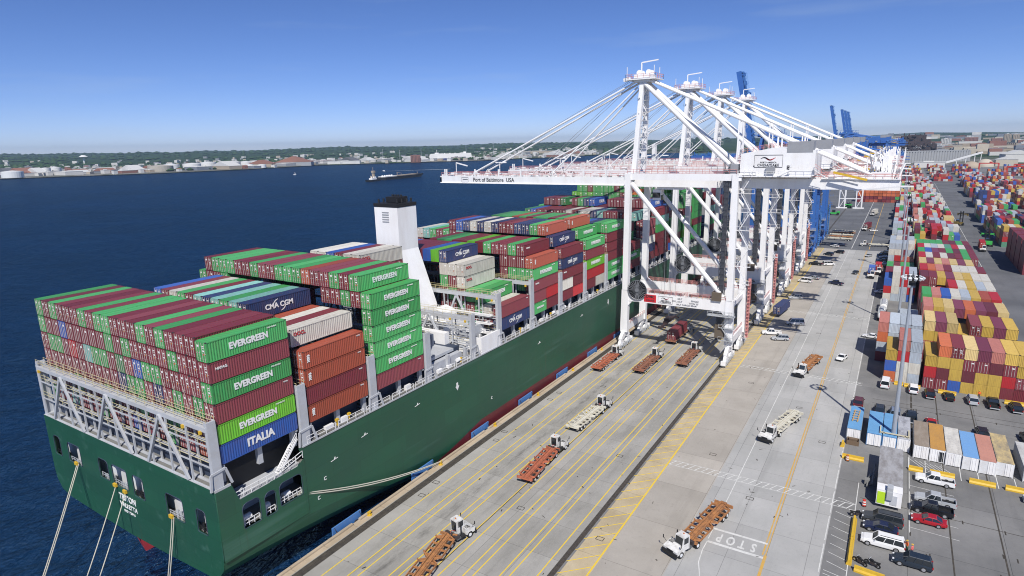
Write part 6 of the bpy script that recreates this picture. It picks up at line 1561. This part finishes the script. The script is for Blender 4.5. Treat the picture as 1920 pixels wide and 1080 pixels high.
# storage tanks on the far shore
tw = mat('tank_white', (.74,.74,.72), .6, nscale=.05, namt=.15); tb_ = mat('tank_beige', (.42,.39,.33), .7)
for i, (x, y, r_, h_) in enumerate(((-1895,712,24,16),(-2190,842,20,18),(-2060,805,22,18),(-2120,842,25,17),(-2135,884,14,17),(-2170,925,16,17),(-1790,1040,34,16),(-1985,1186,24,15),(-1963,1243,28,15),(-1978,1312,26,17),(-1890,1345,26,17),(-1901,1404,20,16),(-1915,1458,18,16),(-1700,1480,16,14),(-1670,1250,12,12),(-1640,1275,12,10))):
    e = empty('storage_tank', (x,y,1)); tag(e, 'beige storage tank, widest on the far shore' if i == 6 else f'white storage tank on the far shore, {["far left edge at the waterline","behind the first, left","in front of the second","of the four in a row, left one","of the four in a row, second","of the four in a row, right one","","right of the beige one","second right of the beige one","third right of the beige one","fourth right of the beige one","fifth right of the beige one","sixth right of the beige one","small, near the old sheds","tiny, at the shingle, left","tiny, at the shingle, right"][i]}', 'storage tank', 'storage tanks on the far shore')
    b = MB(); b.tube((0,0,0),(0,0,h_),r_,n=28); b.build('shell', tb_ if i == 6 else tw, e)
    b = MB(); b.tube((0,0,h_),(0,0,h_+r_*.10),r_,r_*.1,n=28); b.build('roof', tb_ if i == 6 else tw, e)
# buildings
bcols = [mat('wall_'+n_, c_, .8, nscale=.05, namt=.3) for n_, c_ in (('white',(.62,.61,.58)),('cream',(.50,.45,.36)),('brick',(.26,.12,.09)),('grey',(.33,.34,.35)),('slate',(.20,.22,.26)),('tan',(.40,.33,.25)))]
rfm = [mat('roof_'+n_, c_, .8) for n_, c_ in (('pale',(.60,.60,.58)),('dark',(.12,.12,.13)),('rust',(.28,.13,.09)))]
rb = random.Random(8)
def building(x, y, w_, d_, h_, wm, rf, label, cat, group, gable=False, z=1.0, win=False, rz=0):
    e = empty('building', (x,y,z-1.0), R(rz)); tag(e, label, cat, group)
    b = MB(); b.bb(-w_/2,w_/2,-d_/2,d_/2,0,h_+1); b.build('wall', wm, e)
    b = MB()
    if gable: b.prism([(-w_/2-.5,h_+1),(w_/2+.5,h_+1),(0,h_+1+w_*.16)], -d_/2-.5, d_/2+.5, 'y')
    else: b.bb(-w_/2-.4,w_/2+.4,-d_/2-.4,d_/2+.4,h_+1,h_+1.7); b.bb(-w_*.2,w_*.15,-d_*.2,d_*.2,h_+1.7,h_+3.2)
    b.build('roof', rf, e)
    if win:
        b = MB(); n_ = max(2, int(h_/3.6)); m_ = max(3, int(w_/4.5))
        for i in range(n_):
            for j in range(m_): b.bb(-w_/2+w_*(j+.25)/m_, -w_/2+w_*(j+.75)/m_, -d_/2-.08, -d_/2, 2+i*3.6, 4+i*3.6)
        o = b.build('windows', glass, e)
    return e
for i in range(170):                       # low sheds, houses and works along the far shore
    q = rb.randrange(int(NU*.22), int(NU*.69)); k = rb.choice((1,2,2,3,3,4,5,6,7,8)); f = rb.random(); a, b_ = gridp[q][k], gridp[q][k+1]; x, y, z = (a[j]+(b_[j]-a[j])*f for j in range(3))
    big = k < 5 and rb.random() < .5
    building(x, y, rb.uniform(30,90) if big else rb.uniform(10,24), rb.uniform(20,50) if big else rb.uniform(8,16), rb.uniform(5,10), rb.choice(bcols[:1]*4+bcols), rb.choice(rfm[:1]*4+rfm), 'small pale building among the trees of the far shore', 'building', 'small buildings on the far shore', rb.random() < .5, z)
def fixpt(px_, lb, w_, d_, h_, wm, rf, **k): return building(px_[0], px_[1], w_, d_, h_, wm, rf, lb, k.pop('cat','building'), k.pop('group',None), **k)
fixpt((-1395,1722), 'red brick building on the point of the far shore', 34, 26, 24, bcols[2], rfm[1], win=True, rz=38)
fixpt((-1690,1440), 'old brown sheds with dark roofs by the far shore ruins', 120, 46, 12, bcols[3], rfm[2], gable=True, rz=38)
fixpt((-1740,1350), 'long brown shed left of the other old sheds', 80, 40, 10, bcols[5], rfm[2], gable=True, rz=30)
fixpt((-1600,1580), 'long white shed right of the old brown sheds', 110, 26, 9, bcols[0], rfm[0], rz=38)
fixpt((-1500,2800), 'wide pinkish warehouse behind the car carrier', 190, 50, 14, bcols[5], rfm[0], rz=32)
fixpt((-2010,1120), 'low pale blue roofed shed between storage tanks', 60, 26, 6, bcols[0], mat('roof_blue',(.10,.2,.5),.7), rz=45)
wt = empty('water_tower', (-2900,1340,8)); tag(wt, 'white water tower dome above the trees, far left', 'water tower')
b = MB(); b.tube((0,0,0),(0,0,30),3,n=10); b.build('stem', tw, wt); b = MB(); b.tube((0,0,30),(0,0,36),7,17,n=20); b.tube((0,0,36),(0,0,43),17,6,n=20); b.build('bowl', tw, wt)
for i, (x, y, h_) in enumerate(((-1950,2150,42),(-1850,2300,40),(-1650,2380,48),(-1500,2380,60),(-1420,2500,40),(-1760,2050,38))):
    b = MB(); b.tube((0,0,0),(0,0,h_),1.0,.5,n=6); b.bb(-3,3,-.6,.6,h_,h_+.8); tag(b.build('lamp_mast', steel, None, (x,y,2)), f'thin pale mast on the far point, {["first","second","third","tallest, fourth","fifth","sixth"][i]} from the left', 'mast', 'masts on the far point')
# city behind the yard
cmb_ = MB()
for i in range(520):
    x = rb.uniform(-250, 900); y = rb.choice((rb.uniform(1850,2600), rb.uniform(2300,4400))); x += (y-1750)*.08; hh = rb.choice((6,7,8,10,12,15)) if rb.random() < .95 else rb.uniform(18,28)
    P2 = Vector((x, y)); v_ = max(0, y-1418)
    if i > 110:                              # the rest of the city mass
        cmb_.bb(x-rb.uniform(8,30), x+rb.uniform(8,30), y-15, y+15, land_z(x, y, v_:=max(0, y-1418)), land_z(x, y, v_)+hh, rb.randrange(6)); continue
    building(x, y, rb.uniform(14,52), rb.uniform(18,50), hh, rb.choice(bcols), rb.choice(rfm), 'distant city building beyond the silos', 'building', 'distant city buildings', rb.random() < .25, land_z(x, y, v_)+.5, win=(hh > 14), rz=rb.uniform(-20,20))
tag(cmb_.build('distant_city', bcols), 'mass of small distant city blocks beyond the silos', 'city', kind='stuff')
for i, (x, y, w_, h_, wm) in enumerate(((420,3300,24,34,5),(450,3320,22,32,5),(540,3500,24,36,1),(570,3520,20,30,1),(300,3300,46,24,2),(200,3000,34,22,0),(640,3200,30,24,4),(40,2900,44,26,0),(-40,3050,34,34,5))):
    building(x, y, w_, 24, h_, bcols[wm], rfm[0], f'distant tower block, {yl(i+1)} of the taller city blocks', 'building', 'taller distant city blocks', z=12, win=True)
# grain silos, dark industrial works, domes, conveyor
si = empty('grain_silos', (0,0,0)); tag(si, 'long grey row of grain silos behind the container yard', 'silos')
A, B_ = Vector((62,1440)), Vector((176,1560))
for i in range(26):
    p = A.lerp(B_, i/25); h_ = 23 if i < 17 else 22; b = MB(); b.tube((p.x,p.y,0),(p.x,p.y,h_),3.3,n=12); b.build('silo', bcols[3], si)
b = MB(); b.beam((A.x,A.y,23.8),(B_.x,B_.y,22.6),6,2.0); b.beam((A.x-6,A.y+3,0),(A.x-6,A.y+3,40),9,9) if False else None; b.build('gallery', bcols[3], si)
dw = empty('industrial_works', (92,1760,0), 0); tag(dw, 'dark brown derelict industrial works standing above the silos', 'industrial works')
dk = mat('dark_rusted_steel', (.045,.035,.04), .9, nscale=.2, ncol=(.12,.07,.06), namt=.6)
b = MB()
for x0, x1, h_ in ((-46,-36,42),(-36,-18,52),(-18,14,54),(14,24,44),(24,36,32)): b.bb(x0,x1,-14,14,0,h_)
for _ in range(70): x = rb.uniform(-44,34); z = rb.uniform(10,52 if -35 < x < 14 else 34); b.box((x,-15,z),(rb.uniform(2,8),rb.uniform(2,6),rb.uniform(1.5,6)))
for x in (-30,-20,-8,2,10): b.tube((x,-4,50),(x,-4,rb.uniform(56,59)),1.2,n=6)
b.build('block', dk, dw); 
b = MB()
for _ in range(60): x = rb.uniform(-44,34); z = rb.uniform(6,30); b.box((x,-15.2,z),(rb.uniform(1.5,4),.6,1.6))
b.build('openings', bcols[3], dw)
def dome(x, y, r_, h_, m, label):
    b = MB(); n_ = 8
    for k in range(n_):
        a0, a1 = R(90*k/n_), R(90*(k+1)/n_); b.tube((0,0,h_*math.sin(a0)),(0,0,h_*math.sin(a1)),r_*math.cos(a0),max(.3,r_*math.cos(a1)),n=28,caps=False)
    tag(b.build('storage_dome', m, None, (x,y,0), smooth=True), label, 'storage dome')
dome(184,1330,13,13,bcols[1],'pale beige storage dome at the far end of the yard'); dome(163,1300,13.5,10,bcols[5],'brown storage dome left of the beige one')
building(245,1500,44,40,15,bcols[0],rfm[0],'large white peaked shed behind the beige dome','building',None,gable=True,z=1,rz=8)
building(215,1360,30,20,10,bcols[1],rfm[0],'cream hall beside the beige dome','building',None,gable=True,z=1)
cv = empty('conveyor', (0,0,0)); tag(cv, 'long white inclined conveyor gallery behind the yard', 'conveyor')
b = MB(); b.beam((127,1300,8),(184,1400,22),2.6,2.6); b.build('gallery', tw, cv)
b = MB()
for t in (.3,.55,.8,.98): p = Vector((127,1300,8)).lerp(Vector((184,1400,22)), t); b.beam(p,(p.x,p.y,0),1.0); 
b.build('trestle', tw, cv)
building(104,1300,44,14,8,bcols[0],rfm[0],'long low white transfer shed at the conveyor foot','building',None,z=1,rz=4)
for i, (x, y, w_, c_) in enumerate(((170,1120,22,(.5,.04,.03)),(205,1080,22,(.5,.04,.03)),(188,1010,18,(.45,.05,.03)))):
    e = empty('gantry_crane', (x,y,0)); tag(e, f'small red gantry crane at the far right of the yard, {ord_[i]}', 'gantry crane', 'red gantry cranes'); b = MB(); m_ = mat('gantry_red', c_, .5)
    for sx in (-1,1):
        for sy in (-5,5): b.beam((sx*w_/2,sy,0),(sx*w_/2,sy,14),.8)
    b.beam((-w_/2,-5,14),(w_/2,-5,14),1.0); b.beam((-w_/2,5,14),(w_/2,5,14),1.0); b.box((2,0,15.2),(3,7,1.8)); b.build('frame', m_, e)
# dark gantry and stacked orange containers crossing at the far end of the quay
cwm = [cm('O'), cm('R'), cm('M'), cm('G'), greyp]
for i in range(10):
    for j in range(4):
        k = 'O' if j > 1 else rb.choice('MRmMG'); loose_y = 640+ (i%2)*3
        make_container(dict(p=Vector((36+i*3.2-(0), 636, .02+j*YT)), rz=0, L=YL, W=3.0, H=YH, k=k, label=f'{CN[k]} container, {["bottom","second","third","topmost"][j]} tier, {yl(i+1)} stack from left, cross stack far down the quay', group='containers stacked across the far quay', logo=None, doors=False))
e = empty('lattice_tower', (31,570,0)); tag(e, 'white lattice tower legs standing on the far dark asphalt', 'lattice tower'); b = MB()
for x in (-6,-2,6,10):
    b.beam((x,0,0),(x,0,27),.7); b.beam((x,6,0),(x,6,27),.7); b.beam((x-2,0,.6),(x+2,0,.6),.6,1.0)
for z in (8,16,24): b.beam((-6,0,z),(10,0,z),.6); 
for x in (-6,6): b.beam((x,0,0),(x+4,0,8),.4); b.beam((x+4,0,8),(x,0,16),.4); b.beam((x,0,16),(x+4,0,24),.4)
b.build('legs', whitep, e)
# ------------------------------------------------------------------ ships and boats out on the water
rr = empty('car_carrier', (-1428,1968,-2.5), R(217)); tag(rr, 'white and blue car carrier ship moored off the far shore', 'ship')
b = MB(); b.prism([(-78,2),(70,2),(80,10),(80,24),(74,27),(-80,27),(-82,10)], -13, 13, 'y') ; b.build('topsides', tw, rr)
b = MB(); b.prism([(-80,-1),(70,-1),(80,9.5),(-82,9.5)], -13.2, 13.2, 'y'); b.build('hull', mat('hull_navy', (.01,.03,.16), .4), rr)
b = MB(); b.bb(45,60,-11,11,27,31); b.bb(-60,-50,-6,6,27,33); b.tube((52,0,31),(52,0,42),.8,n=6)
for x in (-40,-20,0,20): b.bb(x,x+4,-4,4,27,29)
b.build('superstructure', tw, rr)
b = MB(); b.bb(-36,-32,-13.4,-13,4,26); b.build('ramp', black, rr)
tg = empty('tugboat', (-731,820,-2.5), R(97)); tag(tg, 'dark tugboat with a tall mast pushing the barge', 'tugboat')
b = MB(); b.prism([(-14,0),(14,0),(17,3.6),(-15,3.0)], -5, 5, 'y'); b.build('hull', black, tg)
b = MB(); b.bb(-6,7,-3.6,3.6,3.2,6); b.bb(-1,6,-3,3,6,8.6); b.build('deckhouse', whitep, tg)
b = MB(); b.bb(1,4.5,-2,2,8.6,17); b.bb(0,5.5,-2.6,2.6,15,18.5); b.tube((2.5,0,18.5),(2.5,0,25),.3,n=6); b.tube((-3,-2,6),(-3,-2,10),.8,n=8); b.tube((-3,2,6),(-3,2,10),.8,n=8); b.build('wheelhouse', mat('tug_buff', (.4,.33,.25), .6), tg)
ba = empty('barge', (-748,912,-2.5), R(96.5)); tag(ba, 'long black barge with white deck tanks pushed by the tugboat', 'barge')
b = MB(); b.prism([(-60,0),(56,0),(64,5),(64,6.4),(52,5.2),(-60,5.2)], -10, 10, 'y'); b.build('hull', black, ba)
b = MB()
for i in range(5): b.tube((-56+i*7,0,5.2),(-56+i*7,0,8.4),3.0,1.4,n=12)
b.bb(-58,-22,-8,8,5.2,6.6); b.build('deck_tank', tw, ba)
b = MB(); b.bb(-20,48,-5,5,5.2,6.6); b.beam((-10,0,5.5),(-10,0,12),.8); b.beam((-10,0,12),(6,0,9),.6); b.tube((58,0,6),(58,0,10),.4,n=6); b.build('deck_gear', bcols[5], ba)
wake = mat('wake_foam', (.45,.5,.55), .9)
sb_ = empty('speedboat', (-1027,1165,-2.4), R(150)); tag(sb_, 'small white speedboat trailing a long wake beyond the barge', 'speedboat')
b = MB(); b.prism([(-5,0),(4,0),(6,1.6),(-5,1.4)], -1.6, 1.6, 'y'); b.bb(-2,2,-1.2,1.2,1.4,2.6); b.build('hull', whitep, sb_)
tag(MB().add([(-1024,1163,-2.44),(-1026,1167,-2.44),(-915,1285,-2.44),(-905,1276,-2.44)], [(0,1,2,3)]).build('boat_wake', wake), kind='structure')
yb = empty('sailboat', (-1138,986,-2.5)); tag(yb, 'tiny white sailing boat alone on the open water', 'sailboat')
b = MB(); b.prism([(-4,0),(4,0),(5,1.2),(-4.5,1.2)], -1.3, 1.3, 'y'); b.build('hull', whitep, yb); b = MB(); b.tube((0,0,1),(0,0,7),.1,n=5); b.prism([(.3,2),(2.2,2),(.3,6.4)], -.05, .05, 'y'); b.build('sail', whitep, yb)

# ------------------------------------------------------------------ air
hz = MB(); hz.bb(-9500, 9500, -850, 10500, -3.8, 150)
hm = bpy.data.materials.new('haze'); hm.use_nodes = True; t = hm.node_tree; t.nodes.remove(t.nodes['Principled BSDF'])
pv = t.nodes.new('ShaderNodeVolumePrincipled'); pv.inputs['Color'].default_value = (.62,.83,1,1); pv.inputs['Density'].default_value = 7.5e-5; pv.inputs['Anisotropy'].default_value = .2
t.links.new(pv.outputs[0], t.nodes['Material Output'].inputs['Volume'])
ho = hz.build('haze', hm); tag(ho, kind='stuff')
